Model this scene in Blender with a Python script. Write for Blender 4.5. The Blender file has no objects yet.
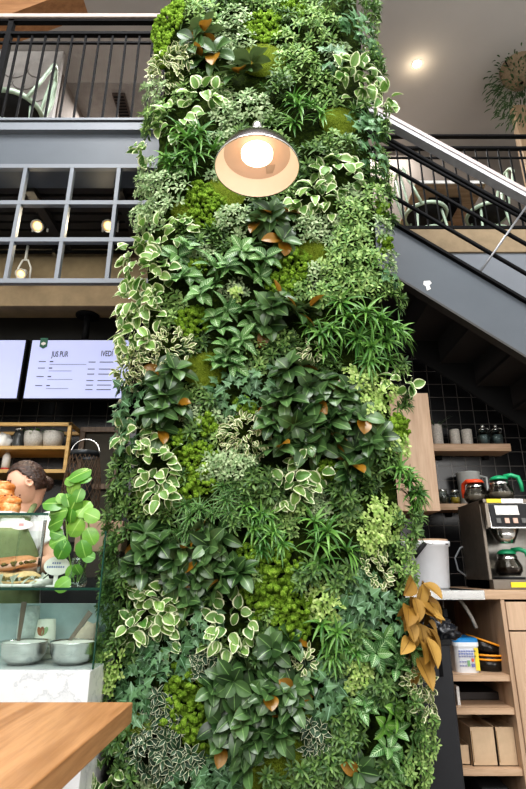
import bpy, bmesh, math, random
import numpy as np
from mathutils import Vector, Matrix, noise
C = bpy.context.scene.collection
PI = math.pi
# ------------------------------------------------------------------ camera
F, PITCH, CAMZ = 520.0, math.radians(19.0), 1.15
cp, sp = math.cos(PITCH), math.sin(PITCH)
cam = bpy.data.cameras.new('camera'); cam_o = bpy.data.objects.new('camera', cam); C.objects.link(cam_o)
cam_o.location = (0, 0, CAMZ); cam_o.rotation_euler = (PI/2 + PITCH, 0, 0)
cam.sensor_fit = 'HORIZONTAL'; cam.sensor_width = 36.0; cam.lens = 36.0*F/526.0
cam.clip_start = 0.02
bpy.context.scene.camera = cam_o
def U(px, py, Y):
    """world point on the plane y = Y that the photograph shows at (px, py)"""
    v = (394.5-py)/F; dy = cp - v*sp; dz = sp + v*cp
    k = Y/dy
    return Vector(((px-263.0)/F*k, Y, CAMZ + dz*k))
def UX(px, py, Y): return U(px, py, Y).x
def UZ(py, Y): return U(263, py, Y).z
def PXM(py, Y):
    """metres per pixel"""
    v = (394.5-py)/F; return Y/(cp - v*sp)/F

# ------------------------------------------------------------------ materials
def hexc(h):
    h = h.lstrip('#'); c = [int(h[i:i+2], 16)/255 for i in (0, 2, 4)]
    return tuple(x/12.92 if x <= .04045 else ((x+.055)/1.055)**2.4 for x in c) + (1.0,)
class NT:
    def __init__(s, name):
        s.m = bpy.data.materials.new(name); s.m.use_nodes = True; s.t = s.m.node_tree
        s.b = s.t.nodes['Principled BSDF']; s.out = s.t.nodes['Material Output']
    def n(s, kind, **kw):
        x = s.t.nodes.new(kind)
        for k, v in kw.items(): setattr(x, k, v)
        return x
    def l(s, a, b): s.t.links.new(a, b)
    def math(s, op, a, b=None, clamp=False):
        x = s.n('ShaderNodeMath', operation=op); x.use_clamp = clamp
        for i, q in enumerate((a, b)):
            if q is None: continue
            if isinstance(q, (int, float)): x.inputs[i].default_value = q
            else: s.l(q, x.inputs[i])
        return x.outputs[0]
    def mix(s, fac, a, b, blend='MIX'):
        x = s.n('ShaderNodeMix', data_type='RGBA', blend_type=blend)
        for idx, q in ((0, fac), (6, a), (7, b)):
            if isinstance(q, (int, float)): x.inputs[idx].default_value = q
            elif isinstance(q, tuple): x.inputs[idx].default_value = q
            else: s.l(q, x.inputs[idx])
        return x.outputs[2]
    def ramp(s, fac, stops):
        r = s.n('ShaderNodeValToRGB'); s.l(fac, r.inputs[0])
        e = r.color_ramp.elements
        while len(e) < len(stops): e.new(.5)
        for i, (p, c) in enumerate(stops): e[i].position = p; e[i].color = c
        return r.outputs[0]
    def noise(s, scale, detail=3, rough=.55, coord='Object', stretch=None):
        tc = s.n('ShaderNodeTexCoord'); src = tc.outputs[coord]
        if stretch:
            mp = s.n('ShaderNodeMapping'); mp.inputs['Scale'].default_value = stretch; s.l(src, mp.inputs[0]); src = mp.outputs[0]
        x = s.n('ShaderNodeTexNoise'); x.inputs['Scale'].default_value = scale; x.inputs['Detail'].default_value = detail
        x.inputs['Roughness'].default_value = rough; s.l(src, x.inputs['Vector']); return x.outputs['Fac']
    def bump(s, h, strength=.3, dist=.01):
        b = s.n('ShaderNodeBump'); b.inputs['Strength'].default_value = strength; b.inputs['Distance'].default_value = dist
        s.l(h, b.inputs['Height']); s.l(b.outputs[0], s.b.inputs['Normal'])
    def col(s, c):
        if isinstance(c, tuple): s.b.inputs['Base Color'].default_value = c
        else: s.l(c, s.b.inputs['Base Color'])
    def set(s, rough=.5, metal=0., spec=.5):
        s.b.inputs['Roughness'].default_value = rough; s.b.inputs['Metallic'].default_value = metal
        s.b.inputs['Specular IOR Level'].default_value = spec
MATS = {}
def plain(name, h, rough=.5, metal=0., var=.12, scale=14, bump=0., spec=.5, stretch=None):
    if name in MATS: return MATS[name]
    t = NT(name); c = hexc(h)
    f = t.noise(scale, 4, .6, stretch=stretch)
    lo = tuple(x*(1-var) for x in c[:3])+(1,); hi = tuple(min(1, x*(1+var)) for x in c[:3])+(1,)
    t.col(t.ramp(f, [(.3, lo), (.7, hi)])); t.set(rough, metal, spec)
    if bump: t.bump(f, bump, .004)
    MATS[name] = t.m; return t.m
def wood(name, h1, h2, axis='Y', scale=1.0, rough=.45, spec=.4):
    t = NT(name); st = {'X': (1.2, 16, 16), 'Y': (16, 1.2, 16), 'Z': (16, 16, 1.2)}[axis]
    st = tuple(x*scale for x in st)
    f = t.noise(1.6, 6, .62, stretch=st); g = t.noise(5.5, 4, .6, stretch=st)
    big = t.noise(.5, 2, .5, stretch=st)
    c = t.ramp(f, [(.3, hexc(h2)), (.55, hexc(h1)), (.75, tuple(min(1, x*1.12) for x in hexc(h1)[:3])+(1,))])
    c = t.mix(t.math('MULTIPLY', t.math('SUBTRACT', .55, g), 1.6, True), c, hexc(h2))
    c = t.mix(t.math('MULTIPLY', t.math('SUBTRACT', big, .5), 1.6, True), c, tuple(x*.72 for x in hexc(h1)[:3])+(1,))
    t.col(c); t.set(rough, 0, spec); t.bump(g, .12, .002); MATS[name] = t.m; return t.m
def emit(name, h, strength):
    t = NT(name); t.col(hexc(h)); t.b.inputs['Emission Color'].default_value = hexc(h)
    f = t.noise(9); t.l(t.math('ADD', t.math('MULTIPLY', f, strength*.06), strength*.97), t.b.inputs['Emission Strength']); t.set(.4)
    MATS[name] = t.m; return t.m
def glass(name, tint='#e6f2ec', gloss=.1, refl=.55):
    t = NT(name); tr = t.n('ShaderNodeBsdfTransparent'); tr.inputs[0].default_value = hexc(tint)
    gl = t.n('ShaderNodeBsdfGlossy'); gl.inputs['Roughness'].default_value = .03
    fr = t.n('ShaderNodeFresnel'); fr.inputs[0].default_value = 1.45
    nz = t.noise(2.0, 2); fac = t.math('ADD', t.math('MULTIPLY', fr.outputs[0], refl), t.math('MULTIPLY', nz, gloss*.2))
    mx = t.n('ShaderNodeMixShader'); t.l(fac, mx.inputs[0]); t.l(tr.outputs[0], mx.inputs[1]); t.l(gl.outputs[0], mx.inputs[2])
    t.l(mx.outputs[0], t.out.inputs[0]); t.t.nodes.remove(t.b); MATS[name] = t.m; return t.m
def tiles(name, h, grout, size, rough=.25):
    t = NT(name); tc = t.n('ShaderNodeTexCoord'); mp = t.n('ShaderNodeMapping')
    mp.inputs['Rotation'].default_value = (PI/2, 0, 0); t.l(tc.outputs['Object'], mp.inputs[0])
    br = t.n('ShaderNodeTexBrick'); br.offset = 0.0; br.inputs['Scale'].default_value = 1.0
    br.inputs['Brick Width'].default_value = size; br.inputs['Row Height'].default_value = size
    br.inputs['Mortar Size'].default_value = .0032; br.inputs['Mortar Smooth'].default_value = .1
    br.inputs['Color1'].default_value = hexc(h); br.inputs['Color2'].default_value = tuple(x*1.5 for x in hexc(h)[:3])+(1,)
    br.inputs['Mortar'].default_value = hexc(grout); t.l(mp.outputs[0], br.inputs[0])
    t.col(br.outputs[0]); t.set(rough, 0, .5); t.bump(t.math('SUBTRACT', 1.0, br.outputs['Fac']), .4, .003); MATS[name] = t.m; return t.m
def leafmat(name, c1, c2, edge=None, edge_at=.62, rib=None, veins=None, back=None, back2=None, rough=.42, spec=.45, soft=.12):
    """leaf colour from the leaf's own UV: u across (0.5 = midrib), v along; attribute 'tone' varies leaf by leaf"""
    t = NT(name)
    uv = t.n('ShaderNodeUVMap'); sx = t.n('ShaderNodeSeparateXYZ'); t.l(uv.outputs[0], sx.inputs[0]); u, v = sx.outputs[0], sx.outputs[1]
    at = t.n('ShaderNodeAttribute'); at.attribute_name = 'tone'; tone = at.outputs['Fac']
    a = t.math('MULTIPLY', t.math('ABSOLUTE', t.math('SUBTRACT', u, .5)), 2.0)
    nz = t.noise(60, 2)
    col = t.mix(tone, hexc(c1), hexc(c2))
    col = t.mix(t.math('MULTIPLY', nz, .35), col, tuple(x*.6 for x in hexc(c1)[:3])+(1,))
    if veins:
        w = t.math('SINE', t.math('MULTIPLY', t.math('SUBTRACT', v, t.math('MULTIPLY', a, .22)), 48.0))
        m = t.math('MULTIPLY', t.math('SUBTRACT', w, .5), 2.6, True)
        m = t.math('MULTIPLY', m, t.math('SUBTRACT', 1.05, a), True)
        col = t.mix(m, col, hexc(veins))
    if rib:
        m = t.math('MULTIPLY', t.math('SUBTRACT', .09, a), 14.0, True); col = t.mix(m, col, hexc(rib))
    if edge:
        dist = t.math('MAXIMUM', a, t.math('MULTIPLY', t.math('SUBTRACT', v, .5), 1.85))
        m = t.math('MULTIPLY', t.math('SUBTRACT', t.math('ADD', dist, t.math('MULTIPLY', t.math('SUBTRACT', nz, .5), .5)), edge_at), 1/soft, True)
        col = t.mix(m, col, hexc(edge))
    if back:
        g = t.n('ShaderNodeNewGeometry'); col = t.mix(g.outputs['Backfacing'], col, t.mix(t.math('GREATER_THAN', tone, .78), hexc(back2), hexc(back)) if back2 else hexc(back))
    if back2: col = t.mix(t.math('GREATER_THAN', tone, .95), col, hexc('#8c661e'))
    t.col(col); t.set(rough, 0, spec)
    tl = t.n('ShaderNodeBsdfTranslucent'); t.l(col, tl.inputs[0])
    mx = t.n('ShaderNodeMixShader'); mx.inputs[0].default_value = .18
    t.l(t.b.outputs[0], mx.inputs[1]); t.l(tl.outputs[0], mx.inputs[2]); t.l(mx.outputs[0], t.out.inputs[0])
    MATS[name] = t.m; return t.m
def mossmat(name, c1, c2, c3, scale):
    t = NT(name); f = t.noise(scale, 5, .7); g = t.noise(scale*.12, 3)
    c = t.ramp(f, [(.28, hexc(c1)), (.5, hexc(c2)), (.72, hexc(c3))])
    c = t.mix(t.math('MULTIPLY', t.math('SUBTRACT', g, .45), 2.5, True), c, hexc(c1), 'MIX'); t.col(c); t.set(.9, 0, .1); t.bump(f, 1.0, .02)
    MATS[name] = t.m; return t.m

# ------------------------------------------------------------------ mesh builder
class MB:
    def __init__(s): s.v = []; s.f = []; s.uv = []; s.tone = []; s.has = False
    def add(s, vs, fs, uv=None, tone=0.5):
        k = len(s.v); s.v += [tuple(p) for p in vs]; s.f += [tuple(i+k for i in q) for q in fs]
        if uv is not None: s.has = True
        s.uv += list(uv) if uv is not None else [(0, 0)]*len(vs); s.tone += [tone]*len(vs)
        return s
    def box(s, x0, x1, y0, y1, z0, z1, M=None):
        p = [Vector((x, y, z)) for z in (z0, z1) for y in (y0, y1) for x in (x0, x1)]
        if M is not None: p = [M @ q for q in p]
        return s.add(p, [(0,2,3,1),(4,5,7,6),(0,1,5,4),(2,6,7,3),(0,4,6,2),(1,3,7,5)])
    def tube(s, pts, r, seg=8, closed=False, caps=True):
        pts = [Vector(p) for p in pts]; n = len(pts); rs = r if isinstance(r, (list, tuple)) else [r]*n
        vs, fs = [], []; prev = None
        for i, p in enumerate(pts):
            a = pts[i-1] if (i > 0 or closed) else p; b = pts[(i+1) % n] if (i < n-1 or closed) else p
            t = (b-a).normalized() if (b-a).length > 1e-9 else Vector((0,0,1))
            if prev is None:
                q = Vector((0,0,1)) if abs(t.z) < .9 else Vector((1,0,0)); x = t.cross(q).normalized()
            else: x = (prev - t*prev.dot(t)).normalized()
            prev = x; y = t.cross(x)
            for k in range(seg):
                w = 2*PI*k/seg; vs.append(p + (x*math.cos(w)+y*math.sin(w))*rs[i])
        m = n if closed else n-1
        for i in range(m):
            for k in range(seg):
                a, b = i*seg+k, i*seg+(k+1) % seg; c, d = ((i+1) % n)*seg+(k+1) % seg, ((i+1) % n)*seg+k
                fs.append((a, b, c, d))
        if caps and not closed: fs += [tuple(range(seg))[::-1], tuple((n-1)*seg+k for k in range(seg))]
        return s.add(vs, fs)
    def lathe(s, prof, c=(0,0,0), seg=28, M=None):
        vs, fs = [], []; n = len(prof); c = Vector(c)
        for r, z in prof:
            for k in range(seg):
                w = 2*PI*k/seg; p = Vector((r*math.cos(w), r*math.sin(w), z))
                vs.append((M @ p if M is not None else p)+c)
        for i in range(n-1):
            for k in range(seg):
                fs.append((i*seg+k, i*seg+(k+1) % seg, (i+1)*seg+(k+1) % seg, (i+1)*seg+k))
        return s.add(vs, fs)
    def prism(s, poly, a0, a1, axis='y'):
        n = len(poly)
        f = {'y': lambda p, a: (p[0], a, p[1]), 'x': lambda p, a: (a, p[0], p[1]), 'z': lambda p, a: (p[0], p[1], a)}[axis]
        vs = [f(p, a0) for p in poly]+[f(p, a1) for p in poly]
        return s.add(vs, [tuple(range(n)), tuple(range(n, 2*n))[::-1]]+[(i, i+n, (i+1) % n+n, (i+1) % n) for i in range(n)])
    def build(s, name, mat, parent=None, smooth=False, bevel=0., fix=True, sub=0):
        me = bpy.data.meshes.new(name); me.from_pydata(s.v, [], s.f)
        if s.has:
            ul = me.uv_layers.new(name='UVMap'); li = np.empty(len(me.loops), np.int32); me.loops.foreach_get('vertex_index', li)
            ul.data.foreach_set('uv', np.array(s.uv, np.float32)[li].ravel())
            at = me.attributes.new('tone', 'FLOAT', 'POINT'); at.data.foreach_set('value', np.array(s.tone, np.float32))
        elif fix:
            bm = bmesh.new(); bm.from_mesh(me); bmesh.ops.recalc_face_normals(bm, faces=bm.faces); bm.to_mesh(me); bm.free()
        if smooth: me.polygons.foreach_set('use_smooth', [True]*len(me.polygons))
        me.materials.append(mat); me.update()
        o = bpy.data.objects.new(name, me); C.objects.link(o)
        if parent is not None: o.parent = parent
        if bevel:
            b = o.modifiers.new('bevel', 'BEVEL'); b.width = bevel; b.segments = 2; b.limit_method = 'ANGLE'; b.angle_limit = .7
        if sub:
            q = o.modifiers.new('subdivision', 'SUBSURF'); q.levels = sub; q.render_levels = sub
        return o
def box(*a, M=None): return MB().box(*a, M=M)
def tag(o, label, cat, group=None, kind=None):
    o['label'] = label; o['category'] = cat
    if group: o['group'] = group
    if kind: o['kind'] = kind
    return o
def thing(name, label, cat, loc=(0,0,0), rz=0., group=None):
    o = bpy.data.objects.new(name, None); C.objects.link(o); o.empty_display_size = .05
    o.location = loc; o.rotation_euler = (0, 0, rz); return tag(o, label, cat, group)
def struct(name, mb, mat, bevel=0., **kw):
    o = mb.build(name, mat, bevel=bevel, **kw); o['kind'] = 'structure'; return o
def dup(o, loc, rz=0., label=None, group=None):
    def cpy(q, par):
        c = q.copy(); C.objects.link(c); c.parent = par
        for ch in [k for k in bpy.data.objects if k.parent == q]: cpy(ch, c)
        return c
    r = cpy(o, None); r.location = loc; r.rotation_euler = (0, 0, rz)
    if label: r['label'] = label
    if group: r['group'] = group
    return r
def text(name, body, size, mat, loc, rot, parent=None, sx=1.0, align='LEFT', bold=0.):
    cu = bpy.data.curves.new(name, 'FONT'); cu.body = body; cu.size = size; cu.extrude = .0006; cu.align_x = align; cu.offset = bold
    t = bpy.data.objects.new(name+'_curve', cu); C.objects.link(t); dg = bpy.context.evaluated_depsgraph_get()
    me = bpy.data.meshes.new_from_object(t.evaluated_get(dg)); bpy.data.objects.remove(t); bpy.data.curves.remove(cu)
    me.materials.clear(); me.materials.append(mat); o = bpy.data.objects.new(name, me); C.objects.link(o)
    o.location = loc; o.rotation_euler = rot; o.scale = (sx, 1, 1)
    if parent is not None: o.parent = parent
    return o
# ------------------------------------------------------------------ leaves
def prof_w(shape, t):
    if shape == 'ovate': return math.sin(PI*min(1, t**.75))**.8 if 0 < t < 1 else 0
    if shape == 'ellip': return math.sin(PI*t)**.75 if 0 < t < 1 else 0
    if shape == 'round': return (1-abs(2*t-1)**2.3)**.55 if 0 < t < 1 else 0
    if shape == 'strap': return min(1, t*7+.35)*(1-t**2.2)
    if shape == 'spat': return (.12+.88*t**1.3*1.0)*(1-t**7)**.6 if t < 1 else 0
    return 1
def leaf(mb, p, d, n, L, W, shape='ovate', curl=.5, fold=.15, tone=.5, N=6, M=5, grav=0.):
    d = Vector(d).normalized(); n = Vector(n); n = n-d*n.dot(d)
    if n.length < 1e-4: n = d.orthogonal()
    n.normalize(); s = d.cross(n); c = Vector(p); vs, uv = [], []; st = L/N
    for i in range(N+1):
        t = i/N; w = max(prof_w(shape, t), .03)*W*.5
        for j in range(M):
            u = -1+2*j/(M-1); q = c+s*(w*u)+n*(abs(u)*w*fold*2); vs.append(q); uv.append((.5+u*.5, t))
        nd = d-n*(curl/N)+Vector((0, 0, -grav/N)); nd.normalize(); n = n-nd*n.dot(nd); n.normalize(); d = nd; c = c+d*st
    fs = [(i*M+j, i*M+j+1, (i+1)*M+j+1, (i+1)*M+j) for i in range(N) for j in range(M-1)]
    mb.add(vs, fs, uv, tone)
IVY = [(0, 0), (.22, .1), (.5, -.12), (.36, .2), (.62, .42), (.28, .46), (.2, .62), (0, 1.0)]
def ivy_leaf(mb, p, d, n, L, tone):
    d = Vector(d).normalized(); n = Vector(n); n = (n-d*n.dot(d)).normalized(); s = d.cross(n)
    pts = IVY+[(-x, y) for x, y in IVY[-2:0:-1]]
    ce = Vector(p)+d*(L*.32)-n*(.0)
    vs = [ce]+[Vector(p)+s*(x*L)+d*(y*L)-n*(abs(x)*L*.25+max(0, y-.5)*L*.3) for x, y in pts]
    uv = [(.5, .3)]+[(.5+.5*(1 if x > 0 else -1)*min(1, .35+abs(x)) if x else .5, y*.5) for x, y in pts]
    k = len(pts); mb.add(vs, [(0, 1+i, 1+(i+1) % k) for i in range(k)], uv, tone)
LM = {
 'P': leafmat('cream_edged_leaf', '#55803c', '#8cae5c', edge='#e6ebc6', edge_at=.66, soft=.16, rib='#5f8c48'),
 'E': leafmat('cream_small_leaf', '#4a6a32', '#7c9450', edge='#e9e8c2', edge_at=.5, soft=.3),
 'D': leafmat('dark_cream_leaf', '#23402c', '#3c5c3c', edge='#dcdfc0', edge_at=.74, soft=.14),
 'R': leafmat('rubber_leaf', '#26421f', '#628450', rib='#7da062', back='#a87830', back2='#5f7048', rough=.3, spec=.6),
 'O': leafmat('ochre_leaf', '#94702e', '#c09a50', rib='#7a5a26', back='#9c7634', rough=.5),
 'G': leafmat('strap_leaf', '#3d6c30', '#80ac54', rib='#6ba858', rough=.35),
 'T': leafmat('spider_leaf', '#33642e', '#5f8f45', edge='#c2d29a', edge_at=.75, soft=.3),
 'B': leafmat('fine_leaf', '#55803a', '#b2cd80', rough=.5),
 'K': leafmat('dark_fine_leaf', '#32552a', '#7b9c54', edge='#b4c890', edge_at=.9, soft=.3, rough=.45),
 'F': leafmat('pale_fine_leaf', '#7a9c66', '#ccdab0', rough=.55),
 'U': leafmat('sedum_leaf', '#8aac52', '#cadc90', rough=.5),
 'Z': leafmat('zebra_leaf', '#3c6a34', '#6c9850', veins='#b6d2a6', rib='#c4dcac', rough=.35),
 'Y': leafmat('bright_zebra_leaf', '#5f9a3c', '#8abf50', veins='#c4dc9a', rib='#d5e6b0'),
 'I': leafmat('ivy_leaf', '#355c34', '#739a6c', rib='#86ac8c', rough=.4),
 'pilea': leafmat('round_bright_leaf', '#4f8a2a', '#8fc050', rib='#a0c868', rough=.3, spec=.6),
 'herb': leafmat('herb_leaf', '#4c7a34', '#78a850', rough=.5),
 'basket': leafmat('basket_leaf', '#2f4a2a', '#56744a', rough=.5),
}
mb = MB(); r = random.Random(4)
# ------------------------------------------------------------------ shared materials
steel_grey = plain('blue_grey_paint', '#50565d', .45, .0, .06, 3)
steel_lite = plain('pale_grey_paint', '#71767d', .45, .0, .05, 3)
black_metal = plain('black_metal', '#0e0e10', .65, 0, .15, 20, spec=.15)
black_matt = plain('black_matt', '#19191b', .7, 0, .2, 9)
white_paint = plain('white_paint', '#d9d7d4', .55, 0, .04, 6)
wall_grey = plain('grey_plaster', '#a09d9b', .8, 0, .05, 1.2)
ceil_grey = plain('ceiling_plaster', '#b4b2b0', .85, 0, .05, .7)
concrete = plain('concrete', '#86765f', .85, 0, .16, 7, .3)
oak = wood('oak_board', '#c2a58a', '#a28467', 'X', 1.0)
oak_v = wood('oak_upright', '#c2a68c', '#a88a70', 'Z', .8)
oak_table = wood('table_oak', '#b98b62', '#8c5f3a', 'Y', .8, .38)
pine = wood('pine_frame', '#d0ac70', '#ae8748', 'X', 1.4)
chrome = plain('brushed_steel', '#d8d8d6', .2, 1.0, .08, 30, stretch=(1, 1, 30))
dark_steel = plain('dark_steel', '#756d64', .36, .6, .12, 25, stretch=(20, 1, 1))
tile_l = tiles('black_tiles_left', '#131416', '#5a5651', .155)
tile_r = tiles('black_tiles_right', '#131315', '#55514d', .115)
stoneware = plain('speckled_stoneware', '#b9b4ac', .6, 0, .25, 90)
white_cer = plain('white_ceramic', '#e4e2dd', .4, 0, .05, 30)
clear = glass('clear_glass', '#f6faf8')
green_glass = glass('case_glass', '#f6fbf9', .06, .3)
glass_edge = plain('green_glass_edge', '#20463c', .15, 0, .1, 20)
marble_t = NT('white_marble'); _f = marble_t.noise(3.2, 8, .68)
marble_t.col(marble_t.ramp(_f, [(.42, hexc('#dcdcdc')), (.49, hexc('#cdcfd0')), (.5, hexc('#b9bcbe')), (.51, hexc('#d6d6d6')), (.75, hexc('#e2e2e1'))])); marble_t.set(.22)
marble = marble_t.m
mint = plain('mint_metal', '#b9cdb8', .4, .1, .06, 10)
cardboard = plain('kraft_card', '#c2a98c', .8, 0, .1, 12)

# ------------------------------------------------------------------ setting
ffloor = plain('floor_concrete', '#77736e', .5, 0, .12, 2)
struct('floor', box(-4.2, 4.2, -5, 6.2, -.12, 0), ffloor)
struct('wall_left', box(-4.3, -4.2, -5, 6.2, 0, 7), white_paint)
struct('wall_right', box(4.2, 4.3, -5, 6.2, 0, 7), white_paint)
struct('wall_back', box(-4.2, 4.2, 5.6, 5.7, 4.2, 7.0), plain('taupe_plaster', '#6f6862', .85, 0, .05, 1.2))
CEIL = 6.62
struct('ceiling', box(-4.2, 4.2, 2.2, 5.7, CEIL, CEIL+.1), ceil_grey)
# left mezzanine, its edge beam and the counter alcove beneath it
ZB, ZT = UZ(166, 2.9), UZ(121, 2.9)
struct('trim_1', box(-4.2, -.56, 2.92, 3.12, ZB, ZT-.10), steel_grey)
struct('trim_2', box(-4.2, -.56, 2.88, 3.12, ZT-.10, ZT-.035).box(-4.2, -.56, 2.87, 3.12, ZT-.02, ZT), steel_lite)
struct('floor_mezzanine_left', box(-4.2, -.4, 3.12, 5.6, ZT-.2, ZT-.01), plain('mezzanine_floor', '#6d5b4a', .6))
cz = ZB+.04
mb = MB()
for i in range(9): mb.box(-4.2, -.4, 3.13+i*.105, 3.13+i*.105+.075, cz-.02, cz+.02)
mb.box(-4.2, -.4, 3.12, 4.7, cz+.03, cz+.06)
for x in (-2.4, -1.75, -1.1, -.55): mb.box(x, x+.07, 3.12, 3.95, cz-.07, cz-.02)
struct('ceiling_counter', mb, plain('dark_ceiling_slats', '#2a2523', .7, 0, .25, 5))
bz = UZ(306, 3.9)
struct('trim_3', box(-4.2, -.4, 3.9, 4.12, bz, cz-.02), concrete, bevel=.006)
struct('wall_counter', box(-4.2, .3, 4.45, 4.55, 0, cz), tile_l)
struct('wall_counter_upper', box(-4.2, .3, 4.40, 4.449, UZ(383, 4.4), cz-.02), plain('charcoal_board', '#35332f', .7, 0, .15, 4))
# right mezzanine edge and the tiled wall under the stairs
RY = 4.06; RT, RB = UZ(229, RY), UZ(252, RY)
struct('trim_4', box(.5, 4.2, RY, RY+.25, RB, RT), concrete, bevel=.006)
struct('trim_5', box(.5, 4.2, RY+.02, RY+.25, 3.2, RB), steel_lite)
struct('floor_mezzanine_right', box(.5, 4.2, RY+.25, 5.6, RT-.2, RT), MATS['mezzanine_floor'])
struct('wall_stairs', box(.3, 4.2, RY+.02, RY+.12, 0, 3.2), tile_r)

# ------------------------------------------------------------------ window grid hung below the left beam
g = thing('window_1', 'grey steel grid of panes hanging under the left balcony beam', 'window grid', (0, 2.9, 0)); g['kind'] = 'structure'
gz0, gz1 = UZ(282, 2.9), ZB
mb = MB()
zs = [gz0, UZ(241, 2.9), UZ(204, 2.9), ZB-.015]
xs = [UX(107, 282, 2.9)-k*.322 for k in range(-1, 8)]
for z in zs: mb.box(-4.0, -.56, -.018, .018, z-.016, z+.016)
for x in xs: mb.box(x-.013, x+.013, -.017, .017, gz0, gz1)
mb.build('window_frame', steel_lite, g)
box(-4.0, -.56, -.002, .002, gz0, gz1).build('pane', glass('grid_glass', '#f6f8f7', .0, .0), g)

# ------------------------------------------------------------------ balcony railings
def railing(name, label, x0, x1, Y, zf, ztop, zbar, step, xfirst, pale, mids=()):
    r = thing(name, label, 'railing', (0, Y, 0))
    if pale: box(x0, x1, -.035, .035, ztop-.022, ztop+.018).build('handrail', plain('pale_rail_cap', '#a3978f', .5), r, bevel=.006)
    box(x0, x1, -.02, .02, ztop-.045, ztop-.023).build('top_bar', black_metal, r)
    box(x0, x1, -.018, .018, zbar-.008, zbar+.018).build('upper_bar', black_metal, r)
    for z in mids: box(x0, x1, -.008, .008, z-.008, z+.008).build('middle_bar', black_metal, r)
    box(x0, x1, -.02, .02, zf+.03, zf+.06).build('bottom_bar', black_metal, r)
    x = xfirst
    b0 = None
    while x < x1:
        if x > x0:
            if b0 is None: b0 = box(-.007, .007, -.007, .007, zf+.03, zbar).build('baluster', black_metal, r); b0.location.x = x
            else: c = b0.copy(); C.objects.link(c); c.location.x = x; c.parent = r
        x += step
    for x in (x0+.02, x1-.02): box(x-.02, x+.02, -.02, .02, zf, ztop-.02).build('post', black_metal, r)
    return r
rl = railing('balcony_railing', 'black barred balcony railing with pale handrail above the grey beam', UX(2, 60, 2.94)-1.2, -.56, 2.94, ZT-.02, UZ(19, 2.94), UZ(35, 2.94), .105, UX(131, 118, 2.94)-16*.105, True, (UZ(43, 2.94),))
box(UX(4, 60, 2.94)-.02, UX(4, 60, 2.94)+.02, -.02, .02, ZT-.02, UZ(20, 2.94)).build('post', black_metal, rl)
railing('balcony_railing', 'black barred mezzanine railing behind the stairs, above the concrete edge', .6, 4.1, RY+.05, RT, UZ(134, RY+.05), UZ(149, RY+.05), .112, .66, False, (UZ(158, RY+.05),))

# mural, upper left
mu = thing('wall_mural', 'white wall panel with overlapping petal outlines behind left balcony', 'mural', (0, 4.2, 0))
mx0, mx1, mz0, mz1 = -3.6, UX(62, 60, 4.2), ZT, CEIL-.01
box(mx0, mx1, 0, .05, mz0, mz1).build('panel', plain('mural_white', '#c2c0be', .8), mu)
mb = MB(); rr = random.Random(3); row = 0; z = mz0+.1
while z < mz1-.1:
    x = mx0+.1+(.13 if row % 2 else 0)
    while x < mx1-.16:
        mb.tube([(x+.15*math.cos(w)*1.0, -.004, z+.16*math.sin(w)) for w in [(-.05+1.1*k/9)*PI + rr.uniform(-.03,.03) for k in range(-9, 1)]], [.002+.006*math.sin(PI*k/9) for k in range(10)], 5)
        x += .27
    z += .17; row += 1
mb.build('petal_outline', plain('mural_ink', '#8d8a87', .8), mu)
struct('trim_6', box(UX(64, 10, 4.9), -.3, 4.6, 5.6, UZ(16, 4.6), CEIL-.005), plain('bulkhead_grey', '#9b9896', .8))
struct('wall_partition', MB().prism([(UX(66, 60, 4.5), 4.5), (UX(102, 100, 5.5), 5.5), (UX(102, 100, 5.5)-.1, 5.55), (UX(66, 60, 4.5)-.1, 4.5)], ZT, CEIL, 'z'), plain('partition_grey', '#857d77', .8))
bb = MB(); p = [U(-40, -30, 3.3), U(66, -4, 3.3), U(-40, 32, 3.3)]
a = thing('ceiling_beam', 'brown wooden beam slanting across the top corner above the mural', 'beam', U(0, 10, 3.3))
q0, q1 = U(-60, 40, 3.3)-a.location, U(80, -12, 3.3)-a.location
d = (q1-q0).normalized(); up = Vector((-d.z, 0, d.x))
mb = MB(); vs = [q0, q1, q1+up*.35, q0+up*.35]; vs += [v+Vector((0, .25, 0)) for v in vs]
mb.add(vs, [(0,1,2,3), (4,7,6,5), (0,4,5,1), (1,5,6,2), (2,6,7,3), (3,7,4,0)]).build('beam', wood('beam_wood', '#9a7250', '#7a5638', 'X', .7), a)
vt = thing('ceiling_vent', 'small dark rectangular ceiling vent seen through left balcony bars', 'vent', (UX(122, 104, 4.9), 4.9, CEIL))
box(-.075, .075, -.17, .17, -.03, 0).build('frame', plain('vent_brown', '#4a3f3a', .6), vt, bevel=.004)
for k in range(7): box(-.06, .06, -.145+k*.044, -.122+k*.044, -.034, -.028).build('slat', black_metal, vt)
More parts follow.
